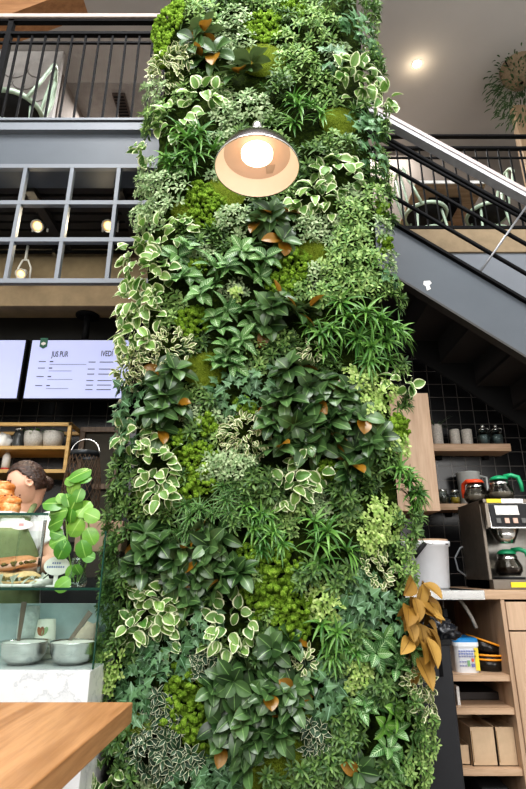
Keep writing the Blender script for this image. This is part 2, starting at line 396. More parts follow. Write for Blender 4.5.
# chairs upstairs: seat ring, bowed back, legs
def bistro_chair(label, loc, rz, group):
    t = thing('bistro_chair', label, 'chair', loc, rz, group)
    MB().tube([(.205*math.cos(w), .205*math.sin(w), .465) for w in [2*PI*k/28 for k in range(28)]], .02, 8, True).build('seat_ring', mint, t, True); MB().lathe([(0, .452), (.19, .452), (.19, .476), (0, .482)], seg=24).build('seat', black_matt, t, True)
    for a in (45, 135, 225, 315):
        w = math.radians(a); MB().tube([(math.cos(w)*.17, math.sin(w)*.17, .45), (math.cos(w)*.24, math.sin(w)*.24, 0)], .013, 8).build('leg', mint, t, True)
    MB().tube([(math.cos(w)*.19, math.sin(w)*.19, .2) for w in [2*PI*k/20 for k in range(20)]], .01, 6, True).build('stretcher', mint, t, True)
    pts = [(-.2, -.1, .46), (-.22, -.17, .62), (-.2, -.22, .80)]+[(-.2*math.cos(w), -.23-.02*math.sin(w), .80+.19*math.sin(w)) for w in [PI*k/10 for k in range(1, 10)]]+[(.2, -.22, .78), (.22, -.17, .62), (.2, -.1, .46)]
    MB().tube(pts, .015, 8).build('back_frame', mint, t, True)
    for x in (-.07, .07): MB().tube([(x, -.19, .47), (x*1.1, -.21, .65), (x*.9, -.245, .96)], .014, 6).build('back_slat', mint, t, True)
    return t
zl = ZT-.01
chair = bistro_chair('mint metal bistro chair with bowed back behind left balcony railing', (UX(16, 100, 3.22), 3.24, zl), math.radians(112), 'mint bistro chairs on the mezzanine')
dup(chair, (UX(423, 205, 4.5), 4.46, RT), math.radians(-90), 'mint bistro chair nearest the plant wall behind mezzanine railing')
dup(chair, (UX(484, 205, 4.5), 4.46, RT), math.radians(90), 'mint bistro chair farther from the plant wall behind mezzanine railing')
t = thing('bistro_table', 'wooden bistro table on black pedestal between two mint chairs', 'table', ((UX(449, 170, 4.3)), 4.66, RT), 0)
box(-.36, .36, -.36, .36, .72, .75).build('table_top', oak, t, bevel=.004)
box(-.37, .37, -.372, -.36, .72, .755).build('edge_band', white_paint, t)
MB().tube([(0, 0, .02), (0, 0, .70)], .04, 12).build('pedestal', black_metal, t, True)
box(-.17, .17, -.17, .17, .67, .719).build('bracket', black_metal, t, bevel=.01)
MB().lathe([(0, 0), (.24, 0), (.24, .015), (.05, .03), (0, .03)]).build('base', black_metal, t, True)
# downlight
dl = thing('ceiling_downlight', 'small round recessed downlight glowing in the grey ceiling', 'downlight', (UX(417, 65, 4.36), 4.36, CEIL))
MB().lathe([(.045, -.002), (.062, -.006), (.062, -.0), (.045, 0)]).build('trim_ring', white_paint, dl, True)
MB().lathe([(0, -.012), (.03, -.01), (.045, -.002)]).build('lamp', emit('downlight_glow', '#ffe2b8', 6), dl, True)

# ------------------------------------------------------------------ hanging planter, upper right
hp = thing('hanging_planter', 'woven pale hanging basket of trailing greenery above the mezzanine railing', 'hanging plant', U(520, 75, 4.4))
mb = MB().lathe([(.02, -.12), (.13, -.1), (.19, 0), (.2, .12), (.17, .25), (.1, .36), (.03, .4)], seg=24); mb.build('basket', plain('woven_reed', '#7d6e59', .8, 0, .3, 40, .5, stretch=(1, 1, 6)), hp, True)
MB().tube([(-.21, -.05, .30), (-.12, -.1, .26), (0, -.1, .2)], .012, 6).build('bracket', black_metal, hp)
for dx in (-.18, -.1): MB().tube([(-.2, -.05, .3), (dx, -.1, 0)], .006, 5).build('cord', black_metal, hp)
MB().tube([(0, 0, .39), (0, 0, CEIL-hp.location.z)], .006, 6).build('hanging_cord', black_metal, hp)
post = thing('wooden_post', 'pale wooden post below the hanging planter at mezzanine edge', 'post', (UX(524, 140, 4.7), 4.7, RT))
box(-.07, .07, -.05, .05, 0, hp.location.z-.16-RT).build('post', wood('post_wood', '#a08a70', '#86705a', 'Z', .8), post, bevel=.005)

# ------------------------------------------------------------------ stairs
SY = 3.05
def zt(x): return 3.49-.749*(x-.869)
st = thing('staircase', 'blue-grey steel staircase with dark open underside climbing behind the plant wall', 'staircase', (0, SY, 0))
X0, X1 = .35, 3.3
mb = MB().prism([(X0, zt(X0)), (X1, zt(X1)), (X1, zt(X1)-.43), (X0, zt(X0)-.43)], 0, .02)
mb.build('stringer', steel_grey, st)
mb = MB().prism([(X0, zt(X0)+.012), (X1, zt(X1)+.012), (X1, zt(X1)-.012), (X0, zt(X0)-.012)], -.03, .07); mb.build('stringer_cap', black_metal, st)
mb = MB().prism([(X0, zt(X0)-.43), (X1, zt(X1)-.43), (X1, zt(X1)-.448), (X0, zt(X0)-.448)], -.01, .06); mb.build('bottom_flange', plain('flange_bronze', '#3b3a38', .5), st)
mb = MB().prism([(X0, zt(X0)), (X1, zt(X1)), (X1, zt(X1)-.43), (X0, zt(X0)-.43)], .80, .82); mb.build('stringer', black_matt, st)
step, k = .262, 0; rise = step*.749
dark_tread = plain('tread_steel', '#3b393a', .55, 0, .15, 4)
while X0+k*step < X1-.3:
    x = X0+.02+k*step; z = zt(x)-.13
    mb = MB().box(x, x+step+.02, .02, .80, z-rise-.012, z-rise+.012).box(x, x+.012, .02, .80, z-rise, z)
    mb.build('step', dark_tread, st); k += 1
MB().prism([(UX(426, 0, SY)-0, 0), (0, 0), (0, 0)], 0, .001) if False else None
stk = thing('paper_scrap', 'torn white sticker scrap stuck on the grey stair stringer', 'sticker', U(427.5, 285, SY-.003))
mb = MB(); mb.add([(-.022, 0, .03), (.018, 0, .034), (.03, 0, .015), (.012, 0, -.003), (.02, 0, -.03), (-.008, 0, -.042), (-.012, 0, -.01), (-.028, 0, .005)], [tuple(range(8))]).build('scrap', white_paint, stk)
# stair balustrade
br = thing('stair_handrail', 'pale flat stair handrail with black sloping bars in front of mezzanine', 'handrail', (0, SY, 0))
def sl(dz, x0=X0, x1=X1): return Vector((x0, .02, zt(x0)+dz)), Vector((x1, .02, zt(x1)+dz))
def slab(dz, th, y0, y1, name, m):
    a, b = sl(dz); MB().prism([(a.x, a.z), (b.x, b.z), (b.x, b.z-th), (a.x, a.z-th)], y0, y1).build(name, m, br)
pale = plain('pale_handrail', '#b3a7a5', .45, 0, .04, 5)
slab(1.00, .036, -.035, .05, 'handrail', pale); slab(.963, .04, -.028, .045, 'handrail_channel', plain('rail_channel', '#b8b8bc', .5), )
for dz, r in ((.80, .016), (.755, .012), (.535, .014), (.27, .014)):
    a, b = sl(dz); MB().tube([a, b], r, 8).build('sloping_bar', black_metal, br, True)
pA, pB = U(531, 200, SY-.02), U(480, 272, SY-.02)
MB().tube([pA-Vector((0, SY, 0)), pB-Vector((0, SY, 0))], .0075, 8).build('brace_rod', plain('rod_grey', '#8f9195', .35, .6), br, True)

# ------------------------------------------------------------------ pillar
pl = thing('planted_pillar', 'tall square pillar clad in deep green moss behind all the plants', 'pillar', (0, 0, 0))
PX0, PX1, PY = -.63, .64, 2.5
box(PX0+.02, PX1-.02, PY+.02, PY+.34, 0, CEIL).build('core', black_matt, pl)
rng = random.Random(5); mb = MB(); nx, nz = 34, 150
for side in range(3):
    base = len(mb.v); w = nx if side == 0 else 9
    vs = []
    for j in range(nz+1):
        for i in range(w+1):
            z = j/nz*(CEIL-.01); s = i/w
            if side == 0: p = Vector((PX0+(PX1-PX0)*s, PY, z)); nrm = Vector((0, -1, 0))
            elif side == 1: p = Vector((PX0, PY+.34*s, z)); nrm = Vector((-1, 0, 0))
            else: p = Vector((PX1, PY+.34*s, z)); nrm = Vector((1, 0, 0))
            vs.append(p+nrm*(.02*noise.noise(p*7)+.012*noise.noise(p*23)))
    fs = [(j*(w+1)+i, j*(w+1)+i+1, (j+1)*(w+1)+i+1, (j+1)*(w+1)+i) for j in range(nz) for i in range(w)]
    mb.add(vs, fs)
mb.build('moss_panel', mossmat('deep_moss', '#151c0a', '#2b3a12', '#4a5c1d', 45), pl, True)

# ------------------------------------------------------------------ wall lamp in front of the pillar
LY = 2.0
lc = U(257, 168, LY); R = 84/2*PXM(168, LY)
lp = thing('dome_lamp', 'chrome dome lamp with cream inside and glowing bulb hanging before the plants', 'lamp', lc)
prof = [(R, 0), (R*.99, .012), (R*.86, .07), (R*.66, .115), (R*.4, .145), (R*.2, .16), (R*.17, .2), (.02, .215)]
MB().lathe(prof, seg=48).build('lamp_shade', plain('lamp_chrome', '#6d6663', .2, .9, .1, 10), lp, True)
inner = [(R*.995, -.001), (R*.98, .01), (R*.85, .066), (R*.80, .076)]
MB().lathe(inner, seg=48).build('cream_rim', plain('lamp_cream', '#f2d9c2', .5, 0, .03, 5), lp, True)
MB().lathe([(R*.80, .076), (R*.64, .108), (R*.38, .138), (0, .15)], seg=48).build('reflector', plain('lamp_inner', '#c2a48e', .6, 0, .04, 5), lp, True)
MB().lathe([(R*.995, -.004), (R*1.012, -.004), (R*1.012, .006), (R*.995, .006)], seg=48).build('rim_bead', chrome, lp, True)
MB().lathe([(0, .05), (R*.24, .054), (R*.38, .073), (R*.385, .092), (R*.2, .13), (0, .14)], seg=32).build('bulb', emit('bulb_glow', '#fff1dc', 2.2), lp, True)
lab = MB(); 
for a, b in ((0, 0),): lab.box(.04, .115, -.002, .002, -.02, .02)
lb = lab.build('maker_label', plain('label_tan', '#a58d78', .6), lp); lb.location = (R*.02, R*.62, .098); lb.rotation_euler = (math.radians(58), 0, math.radians(-9))
MB().tube([(0, 0, .205), (0, .02, .29), (0, .09, .37), (0, .22, .40), (0, PY-LY+.03, .40)], .012, 10).build('arm', chrome, lp, True)
MB().lathe([(0, .2), (.028, .2), (.026, .26), (.016, .275), (0, .275)], seg=16).build('socket', chrome, lp, True)
MB().lathe([(0, 0), (.06, 0), (.06, .015), (0, .02)], (0, PY-LY-.03, .40), 20, Matrix.Rotation(PI/2, 3, 'X')).build('wall_plate', chrome, lp, True)
# ------------------------------------------------------------------ left: screens, spots, shelf
def screen(label, x0, x1, poster):
    Y = 4.02; z1, z0 = UZ(339, Y), UZ(400, Y)
    t = thing('menu_screen', label, 'screen', ((x0+x1)/2, Y, z0)); w = (x1-x0)/2; h = z1-z0
    box(-w, w, .0, .06, 0, h).build('housing', black_metal, t, bevel=.004)
    box(-w+.014, w-.014, -.006, -.001, .014, h-.014).build('display', emit('screen_glow', '#adb3de', .36), t)
    ink = plain('menu_ink', '#2b2f45', .6)
    R = (PI/2, 0, 0); s = PXM(370, Y)
    if poster:
        X = lambda px: UX(px, 370, Y)-(x0+x1)/2
        Z = lambda py: UZ(py, Y)-z0
        gm = plain('flag_green', '#1c5a47', .5)
        f = MB().prism([(X(36.5), Z(338.5)), (X(44), Z(338.5)), (X(44), Z(347)), (X(40.2), Z(349)), (X(36.5), Z(347))], -.012, -.007).build('green_flag', gm, t)
        m = MB(); 
        for sgn_ in (-1, 1): m.prism([(X(40.2), Z(346)), (X(40.2+sgn_*2.2), Z(345)), (X(40.2+sgn_*2.4), Z(343.6)), (X(40.2), Z(342.6))], -.0135, -.0125)
        m.build('leaf_mark', white_paint, f)
        text('heading_lettering', 'JUS PUR', 8.5*s, ink, (X(50), -.008, Z(357)), R, t, .55, bold=.0006)
        text('heading_lettering', 'IVEDI', 8.5*s, ink, (X(99.5), -.008, Z(356.5)), R, t, .6, bold=.0006)
        for i, y in enumerate((362, 368.5, 377, 386)):
            b = box(X(38), X(45), -.008, -.007, Z(y+.25), Z(y-.45)); b.build('price_line', ink, t)
            box(X(49), X(52.5), -.008, -.007, Z(y+.4), Z(y-.6)).build('item_line', ink, t)
            box(X(49), X((86, 72, 74, 71)[i]), -.008, -.007, Z(y+3), Z(y+2.5)).build('description_line', plain('pale_ink', '#7d84a6', .6), t)
        for y in (362.5, 369.5, 374.5, 381, 385.5, 390):
            box(X(88), X(95), -.008, -.007, Z(y+.25), Z(y-.45)).build('price_line', ink, t)
            box(X(99), X(113), -.008, -.007, Z(y+.25), Z(y-.45)).build('item_line', ink, t)
    MB().tube([(0, .05, h), (0, .05, bz-z0)], .028, 12).build('mount_pole', black_metal, t, True)
    MB().lathe([(0, 0), (.1, 0), (.1, .012), (0, .012)], (0, .05, bz-z0-.012), 24).build('mount_plate', black_metal, t, True)
    return t
sx0, sx1 = UX(26.5, 370, 4.02), UX(131, 370, 4.02)
screen('lit pale menu screen headed JUS PUR with small green flag', sx0, sx1, True)
screen('lit blank pale menu screen beside the JUS PUR screen', sx0-.03-(sx1-sx0), sx0-.03, False)
glow = emit('spot_glow', '#ffc47a', 3.0)
def spot(label, px, py, Y, big=1.0):
    c = U(px, py, Y); t = thing('track_spotlight', label, 'spotlight', c, 0, 'track spotlights behind the window grid')
    ax = Vector((.05, -.75, -.65)).normalized(); q = Vector((0, 0, 1)).rotation_difference(ax).to_matrix()
    k = .052*big
    MB().lathe([(0, -2.4*k), (.55*k, -2.3*k), (.75*k, -1.2*k), (k, -.2*k), (k, .05*k), (.86*k, .05*k), (.66*k, -.35*k)], seg=24, M=q).build('head', white_paint, t, True)
    MB().lathe([(0, -.02*k), (.45*k, -.05*k), (.62*k, -.3*k)], seg=24, M=q).build('bulb', glow, t, True)
    top = (cz-.07)-c.z
    MB().tube([(-1.15*k, .06, -.01), (-1.2*k, .05, .09), (-.5*k, .04, .16), (.5*k, .04, .16), (1.2*k, .05, .09), (1.15*k, .06, -.01)], .008, 8).build('yoke', white_paint, t, True)
    MB().tube([(0, .04, .16), (0, .04, max(top, .17))], .012, 8).build('stem', white_paint, t, True)
    li = bpy.data.lights.new('spotlight_beam', 'SPOT'); li.energy = 18; li.color = (1, .8, .55); li.spot_size = 1.9; li.shadow_soft_size = .04
    lo = bpy.data.objects.new('spotlight_beam', li); C.objects.link(lo); lo.location = c+ax*.06; lo.rotation_euler = ax.to_track_quat('-Z', 'Y').to_euler()
spot('lit white spotlight beside the tall pane bar, farther from plants', 37, 226, 3.5)
spot('lit white spotlight beside the plant wall behind the window grid', 108, 226, 3.5)
spot('lit white spotlight lowest, against the concrete beam', 20.5, 274, 3.75, .85)
tr = thing('ceiling_conduit', 'thin black conduit pipe running along the concrete beam', 'pipe', (0, 3.84, UZ(252, 3.84)))
MB().tube([(-3.8, 0, 0), (-.5, 0, 0)], .016, 8).build('pipe', black_metal, tr, True)
for x in (-3.2, -2.5, -1.8, -1.15): box(x-.012, x+.012, -.02, .065, -.02, .02).build('clip', chrome, tr)

# pine shelf with pots, on the tiled wall
SYs = 4.12
sh = thing('wall_shelf', 'pine framed two-tier wall shelf holding pots behind the server', 'shelf', (0, SYs, 0))
a0, a1 = -3.2, UX(69, 447, SYs); z2, zm, z1 = UZ(424, SYs), UZ(447.5, SYs), UZ(471, SYs)
def bar(n, x0, x1, y0, y1, za, zb): return box(x0, x1, y0, y1, za, zb).build(n, pine, sh, bevel=.003)
bar('top_rail', a0, a1, 0, .03, z2-.015, z2+.015); bar('top_rail', a0, a1, .30, .33, z2-.015, z2+.015)
bar('board', a0, a1-.03, 0, .33, zm-.015, zm+.015); bar('board', a0, a1-.03, 0, .33, z1-.015, z1+.015)
for x in (a1-.03, -2.5): 
    for y in (0, .30): bar('upright', x, x+.03, y, y+.03, z1-.015, z2+.015)
    bar('side_rail', x, x+.03, .03, .30, z2-.012, z2+.012)
zs_ = zm+.015
def herb_pot(label, px, rim, group):
    t = thing('herb_pot', label, 'potted herb', (UX(px, 440, SYs+.1), SYs+.1, zs_), 0, group)
    MB().lathe([(0, 0), (.065, 0), (.078, .06), (.082, .135), (.075, .135), (.072, .11), (0, .11)], seg=28).build('pot', stoneware, t, True)
    r = random.Random(px); m = MB()
    for k in range(46):
        w = r.uniform(0, 2*PI); d = Vector((math.cos(w), math.sin(w), r.uniform(.1, 1.4))).normalized()
        leaf(m, Vector((math.cos(w)*.03, math.sin(w)*.03, .12)), d, Vector((0, 0, 1)), r.uniform(.05, .08), .018, 'ellip', .6, .2, r.random(), 3, 3)
    m.build('herbs', LM['herb'], t, True); return t
herb_pot('grey speckled herb pot on pine shelf, near the shelf end', 53, 0, 'herb pots on the pine shelf')
herb_pot('grey speckled herb pot on pine shelf, middle one beside dark jar', 34, 0, 'herb pots on the pine shelf')
t = thing('glass_jar', 'dark storage jar with pale lid on pine shelf', 'jar', (UX(19, 440, SYs+.1), SYs+.1, zs_))
MB().lathe([(0, 0), (.045, 0), (.048, .01), (.048, .12), (.035, .14), (.035, .15), (0, .15)]).build('jar', plain('dark_jar', '#3a3c3c', .2, 0, .3, 30), t, True)
MB().lathe([(0, .15), (.04, .15), (.04, .175), (0, .178)]).build('lid', chrome, t, True)
t = thing('crumpled_cloth', 'crumpled white cloth on pine shelf at picture edge', 'cloth', (UX(3, 440, SYs+.1), SYs+.1, zs_))
bm = bmesh.new(); bmesh.ops.create_icosphere(bm, subdivisions=3, radius=.075)
m = MB(); m.add([Vector((v.co.x, v.co.y, max(-.05, v.co.z)+.05))*(1+.25*noise.noise(v.co*30)) for v in bm.verts], [tuple(v.index for v in f.verts) for f in bm.faces]); bm.free()
m.build('cloth', white_cer, t, True)
t = thing('squeeze_bottle', 'white plastic bottle with red base on lower pine board', 'bottle', (UX(6.5, 460, SYs+.12), SYs+.12, z1+.015))
MB().lathe([(0, .03), (.032, .03), (.032, .13), (.015, .16), (0, .16)]).build('bottle', white_cer, t, True)
MB().lathe([(0, 0), (.033, 0), (.033, .03), (0, .03)]).build('red_base', plain('bottle_red', '#b8322c', .4), t, True)
MB().lathe([(0, .16), (.013, .16), (.009, .2), (0, .2)]).build('cap', white_cer, t, True)

# back bench with wire lantern, crate and box
BY = 3.35; bzt = UZ(536, BY)
bn = thing('back_bench', 'dark back counter behind the server under the pine shelf', 'counter', (0, BY, 0))
box(-3.6, -.66, 0, 1.05, 0, bzt-.04).build('carcass', black_matt, bn)
box(-3.6, -.64, -.02, 1.05, bzt-.04, bzt).build('bench_top', plain('bench_dark', '#4a443e', .4), bn, bevel=.004)
lt = thing('wire_lantern', 'tall black wire lantern with steel handle between shelf and plants', 'lantern', (UX(80, 500, BY+.2), BY+.2, bzt))
H = UZ(452, BY+.2)-bzt; 
MB().lathe([(.09, H-.035), (.098, H-.035), (.098, H), (.09, H)], seg=32).build('rim_band', plain('lantern_band', '#3c4044', .4, .6), lt, True)
mm = MB(); nr, nsg = 14, 20
prof = [(.098 + .03*math.sin(PI*min(1, k/8)*.5) if k < 8 else .128, (H-.035)*(1-k/nr)) for k in range(nr+1)]
for s_ in (1, -1):
    for j in range(nsg):
        mm.tube([(prof[k][0]*math.cos(2*PI*(j+s_*k*.5)/nsg), prof[k][0]*math.sin(2*PI*(j+s_*k*.5)/nsg), prof[k][1]) for k in range(nr+1)], .0022, 4, caps=False)
mm.build('wire_cage', plain('lantern_wire', '#6e5a48', .5, .4), lt)
MB().lathe([(0, 0), (.128, 0), (.128, .02), (0, .02)]).build('base', black_metal, lt, True)
MB().tube([(.1*math.cos(PI*k/14), 0, H-.01+.1*math.sin(PI*k/14)) for k in range(15)], .006, 8).build('handle', chrome, lt, True)
MB().lathe([(0, .02), (.07, .02), (.07, H*.75), (0, H*.75)]).build('inner_can', black_matt, lt, True)
cr = thing('wooden_crate', 'dark brown wooden frame leaning on tiles behind the wire lantern', 'crate', (UX(98, 450, 4.3), 4.3, bzt))
ch_ = UZ(427, 4.3)-bzt
cw = wood('crate_wood', '#6b5644', '#4a3a2c', 'Z', 1.2)
for x in (-.17, .13): box(x, x+.045, 0, .03, 0, ch_).build('upright', cw, cr, bevel=.003)
for z in (ch_-.045, ch_*.45, 0): box(-.17, .175, -.005, .0, z, z+.045).build('crossbar', cw, cr, bevel=.003)
box(-.17, .175, .03, .04, 0, ch_).build('back_panel', plain('crate_back', '#3f3a31', .8), cr)
bx = thing('utensil_box', 'small wooden-fronted dark box under the trailing pothos', 'box', (UX(98, 545, 2.98), 2.98, UZ(578, 2.98)))
bw = .13; bh = UZ(521, 2.98)-bx.location.z
box(-bw, bw, 0, .2, 0, bh*.45).build('body', plain('box_dark', '#3c322c', .6), bx, bevel=.004)
box(-bw, bw, -.006, .2, bh*.45, bh).build('front_board', plain('box_wood', '#a88d76', .5, 0, .12, 12), bx, bevel=.004)
MB().box(-bw, bw, 0, .2, -bx.location.z, -.0).build('plinth', black_matt, bx)

# ------------------------------------------------------------------ glass display counter
CX1, CY0, CY1 = -.668, 2.25, 2.72
mz = UZ(671, CY0)
ct = thing('display_counter', 'white marble counter with glass case and glass shelf in front of server', 'display counter', (0, CY0, 0))
box(-3.4, CX1, 0, .44, 0, mz).build('marble_front', marble, ct, bevel=.004)
gs, gt = UZ(589, 2.29), UZ(514, 2.27)
box(-3.4, CX1, .035, .04, mz, UZ(531, 2.29)).build('front_glass', green_glass, ct)
box(CX1-.005, CX1, .04, .44, mz, UZ(531, 2.29)).build('end_glass', green_glass, ct)
box(CX1-.004, CX1+.001, .032, .042, mz, UZ(531, 2.29)).build('glass_corner', glass_edge, ct)
def gpanel(x1, y0, y1, z, nm):
    o = box(-3.4, x1, y0+.006, y1, z-.005, z+.005).build(nm, green_glass, ct); box(-3.4, x1, y0, y0+.006, z-.005, z+.005).build('polished_edge', glass_edge, o)
gpanel(CX1-.006, .045, .395, gs, 'glass_shelf'); gpanel(UX(48, 514, 2.27), .02, .3, gt, 'glass_top')
box(-3.4, CX1-.02, .40, .44, mz, UZ(603, 2.72)).build('back_panel', plain('pale_teal_panel', '#a9bdc0', .4), ct)
for x in (-3.3, UX(46.5, 514, 2.5)): box(x-.006, x+.006, .24, .252, gs, gt-.005).build('glass_post', chrome, ct)
# steel bowls + ladles
def bowl(label, px, loc_y=2.42):
    t = thing('mixing_bowl', label, 'bowl', (UX(px, 648, loc_y), loc_y, mz+.001), 0, 'steel bowls on the marble counter')
    r0 = 23.5*PXM(641, loc_y); h = UZ(641, loc_y)-mz
    MB().lathe([(0, 0), (r0*.55, 0), (r0*.75, h*.18), (r0*.9, h*.5), (r0*.96, h*.93), (r0*1.03, h*.97), (r0*1.03, h), (r0*.94, h*.985), (r0*.86, h*.5), (r0*.6, h*.1), (0, h*.06)], seg=40).build('bowl', chrome, t, True)
    m = MB().lathe([(0, h*.99), (r0*.5, h*.99), (r0*.93, h*.93)], seg=32); m.build('cream_filling', white_cer, t, True)
    return t, r0, h
b1, r0, bh_ = bowl('steel bowl farther from the plants, ladle standing upright', 24.5)
b2, _, _ = bowl('steel bowl beside the plants, ladle leaning sideways', 73)
def ladle(label, b, tip, top):
    t = thing('ladle', label, 'ladle', b.location+Vector((tip[0], tip[1], bh_*.5)), 0, 'ladles standing in the steel bowls')
    p = Vector(top)-Vector((tip[0], tip[1], bh_*.5)); a = p.normalized(); s_ = a.cross(Vector((0, 1, 0))).normalized()
    m = MB(); 
    for w0, f0, f1 in ((.011, 0, 1),): 
        vs = []
        for k in range(6):
            f = k/5; ww = .006+.006*f
            c = p*f
            for dx, dy in ((-1, -.25), (1, -.25), (1, .25), (-1, .25)): vs.append(c+s_*ww*dx+Vector((0, ww*dy, 0)))
        fs = [(k*4+i, k*4+(i+1) % 4, k*4+4+(i+1) % 4, k*4+4+i) for k in range(5) for i in range(4)]+[(0, 1, 2, 3), (20, 21, 22, 23)]
        m.add(vs, fs)
    m.build('handle', dark_steel, t, bevel=.002)
    MB().lathe([(0, -.02), (.022, -.012), (.03, .004), (.028, .004), (.02, -.01), (0, -.016)]).build('scoop', chrome, t, True)
hz = UZ(602, 2.42)-mz
ladle('upright steel ladle in the bowl farther from plants', b1, (-.03, .0), (-.028, .0, hz))
ladle('slanting steel ladle in the bowl beside plants', b2, (-.05, .01), (.05, .03, UZ(612, 2.45)-mz))
# paper cups: one stack of nested cups
cs = (UX(46.5, 625, 2.56), 2.56)
cupm = plain('paper_cup', '#dfe3d8', .6, 0, .03, 20)
cz0 = mz+.001
n_c = 3
for k in range(n_c):
    t = thing('paper_cup', ['upside-down white paper cup at the foot of the stack behind bowls', 'upside-down white paper cup in the middle of the stack behind bowls', 'upside-down white paper cup with leaf print topping the stack behind bowls'][k], 'paper cup', (cs[0], cs[1], cz0+k*.022), 0, 'stacked paper cups')
    hh = .115
    MB().lathe([(.043, .004), (.049, 0), (.049, .008), (.047, .010), (.038, hh), (.034, hh), (.034, hh-.006), (0, hh-.006)], seg=32).build('cup', cupm, t, True)
    if k == n_c-1:
        for sgn_, colr in ((-1, '#a06a4a'), (0, '#8c5a44'), (1, '#8fae86')):
            m = MB(); w0 = -PI/2+sgn_*.28; vs = []
            for i in range(10):
                a = 2*PI*i/10; uu, vv = .011*math.cos(a), .02*math.sin(a); ang = w0+(uu*math.cos(.5*sgn_)+vv*math.sin(.5*sgn_))/.045
                rad = .0445; vs.append((rad*math.cos(ang), rad*math.sin(ang), .07+vv*math.cos(.5*sgn_)-uu*math.sin(.5*sgn_)-abs(sgn_)*.0))
            m.add(vs, [tuple(range(10))]).build('leaf_print', plain('print'+str(sgn_), colr, .6), t)
t = thing('plastic_lid_stack', 'stack of clear plastic lids beside the paper cups', 'lids', (UX(29, 618, 2.56), 2.56, cz0))
zz = UZ(606, 2.56)-cz0
MB().lathe([(.0, 0), (.046, 0), (.046, zz*.8), (.04, zz), (0, zz)], seg=28).build('lids', plain('cloudy_plastic', '#b9c6c4', .25, 0, .15, 60), t, True)
t = thing('napkin_heap', 'crumpled pale napkin behind the bowl near plants', 'napkin', (UX(90, 625, 2.6), 2.6, cz0))
bm = bmesh.new(); bmesh.ops.create_icosphere(bm, subdivisions=3, radius=.06)
m = MB(); m.add([Vector((v.co.x, v.co.y, (max(-.04, v.co.z)+.04)*1.4))*(1+.3*noise.noise(v.co*28)) for v in bm.verts], [tuple(v.index for v in f.verts) for f in bm.faces]); bm.free()
m.build('napkin', plain('napkin_beige', '#cfc4b4', .8), t, True)
# pita sandwiches on paper
pita = plain('pita_bread', '#d9b98a', .75, 0, .25, 18, .3); filling = plain('falafel_filling', '#7a6a38', .8, 0, .5, 70, .5); salm = plain('pita_pink', '#c98c62', .75, 0, .2, 20)
tray = thing('paper_tray', 'white paper lined tray under the pita sandwiches', 'tray', (UX(12, 583, 2.45), 2.45, gs+.006))
box(-.16, .13, -.1, .12, 0, .012).build('tray', white_cer, tray, bevel=.004)
m = MB(); r = random.Random(2)
for k in range(16):
    w = 2*PI*k/16; x, y = .12*math.cos(w)-.01, .085*math.sin(w)
    m.add([(x, y, .012), (x+.05*math.cos(w+.4), y+.03*math.sin(w+.4), .045+r.uniform(0, .02)), (x+.05*math.cos(w-.4), y+.03*math.sin(w-.4), .03+r.uniform(0, .02)), (x*.8, y*.8, .014)], [(0, 1, 2), (0, 2, 3)])
m.build('paper_frill', plain('greaseproof', '#dfe6da', .6), tray)
def half_pita(label, dx, dz, tilt, mat_):
    t = thing('pita_sandwich', label, 'sandwich', tray.location+Vector((dx, -.01, .013+dz)), 0, 'pita sandwiches on the paper tray')
    for s_ in (0, 1):
        m = MB(); N = 16; vs = []; fs = []
        for j in range(4):
            for i in range(N+1):
                w = PI*i/N; rr_ = .1*(1, .98, .8, 0)[j]
                zz_ = (.0, .012, .02, .024)[j]*(1 if s_ else -.6)
                vs.append((rr_*math.cos(w)*1.15, -rr_*math.sin(w)*.75+.03, zz_+(.030 if s_ else .014)+.006*math.sin(3*w)))
        for j in range(3):
            for i in range(N): fs.append((j*(N+1)+i, j*(N+1)+i+1, (j+1)*(N+1)+i+1, (j+1)*(N+1)+i))
        o = m.add(vs, fs).build('bread_half', mat_, t, True); o.rotation_euler = (0, tilt, 0)
    m = MB(); rr_ = random.Random(dz*99)
    for k in range(26):
        w = PI*rr_.random(); d = .1*rr_.uniform(.75, 1.03)
        m.lathe([(0, -.008), (.009, -.003), (.009, .003), (0, .008)], (d*math.cos(w)*1.12, -d*math.sin(w)*.75+.03, .024+rr_.uniform(-.006, .006)), 6)
    o = m.build('filling', filling, t, True); o.rotation_euler = (0, tilt, 0)
half_pita('stuffed pita half on the paper tray, lower of the two', .0, 0, .05, pita)
half_pita('stuffed pita half lying on top of the lower pita', -.02, .055, -.1, salm)
# sign on a stick
s1 = thing('oval_label', 'white oval price label on white stick standing on glass shelf', 'price label', (UX(54, 588, 2.42), 2.42, gs+.006))
hh = UZ(566, 2.42)-s1.location.z
MB().prism([(.057*math.cos(2*PI*k/36), hh+.04*math.sin(2*PI*k/36)) for k in range(36)], 0, .004).build('card', white_cer, s1)
box(-.009, .009, .004, .008, .0, hh-.01).build('stick', white_cer, s1)
box(-.03, .03, -.02, .03, 0, .006).build('foot', white_cer, s1)
ink2 = plain('label_ink', '#6a78a8', .6)
for dz, w in ((.012, .02), (-.004, .042)):
    for k in range(int(w*2/.010)): box(-w+k*.010, -w+k*.010+.006, -.001, 0, hh+dz-.004, hh+dz+.004).build('lettering', ink2, s1)
s2 = thing('tray_dish', 'small white paper dish beside the oval price label', 'dish', (UX(42, 586, 2.5), 2.5, gs+.006))
MB().lathe([(0, 0), (.04, 0), (.055, .03), (.06, .032), (.042, .004), (0, .004)], seg=24).build('dish', white_cer, s2, True)
s3 = thing('oval_card', 'white leaf-shaped card with pink mark inside the case glass', 'card', (UX(21, 524, 2.3), 2.3, UZ(530, 2.3)))
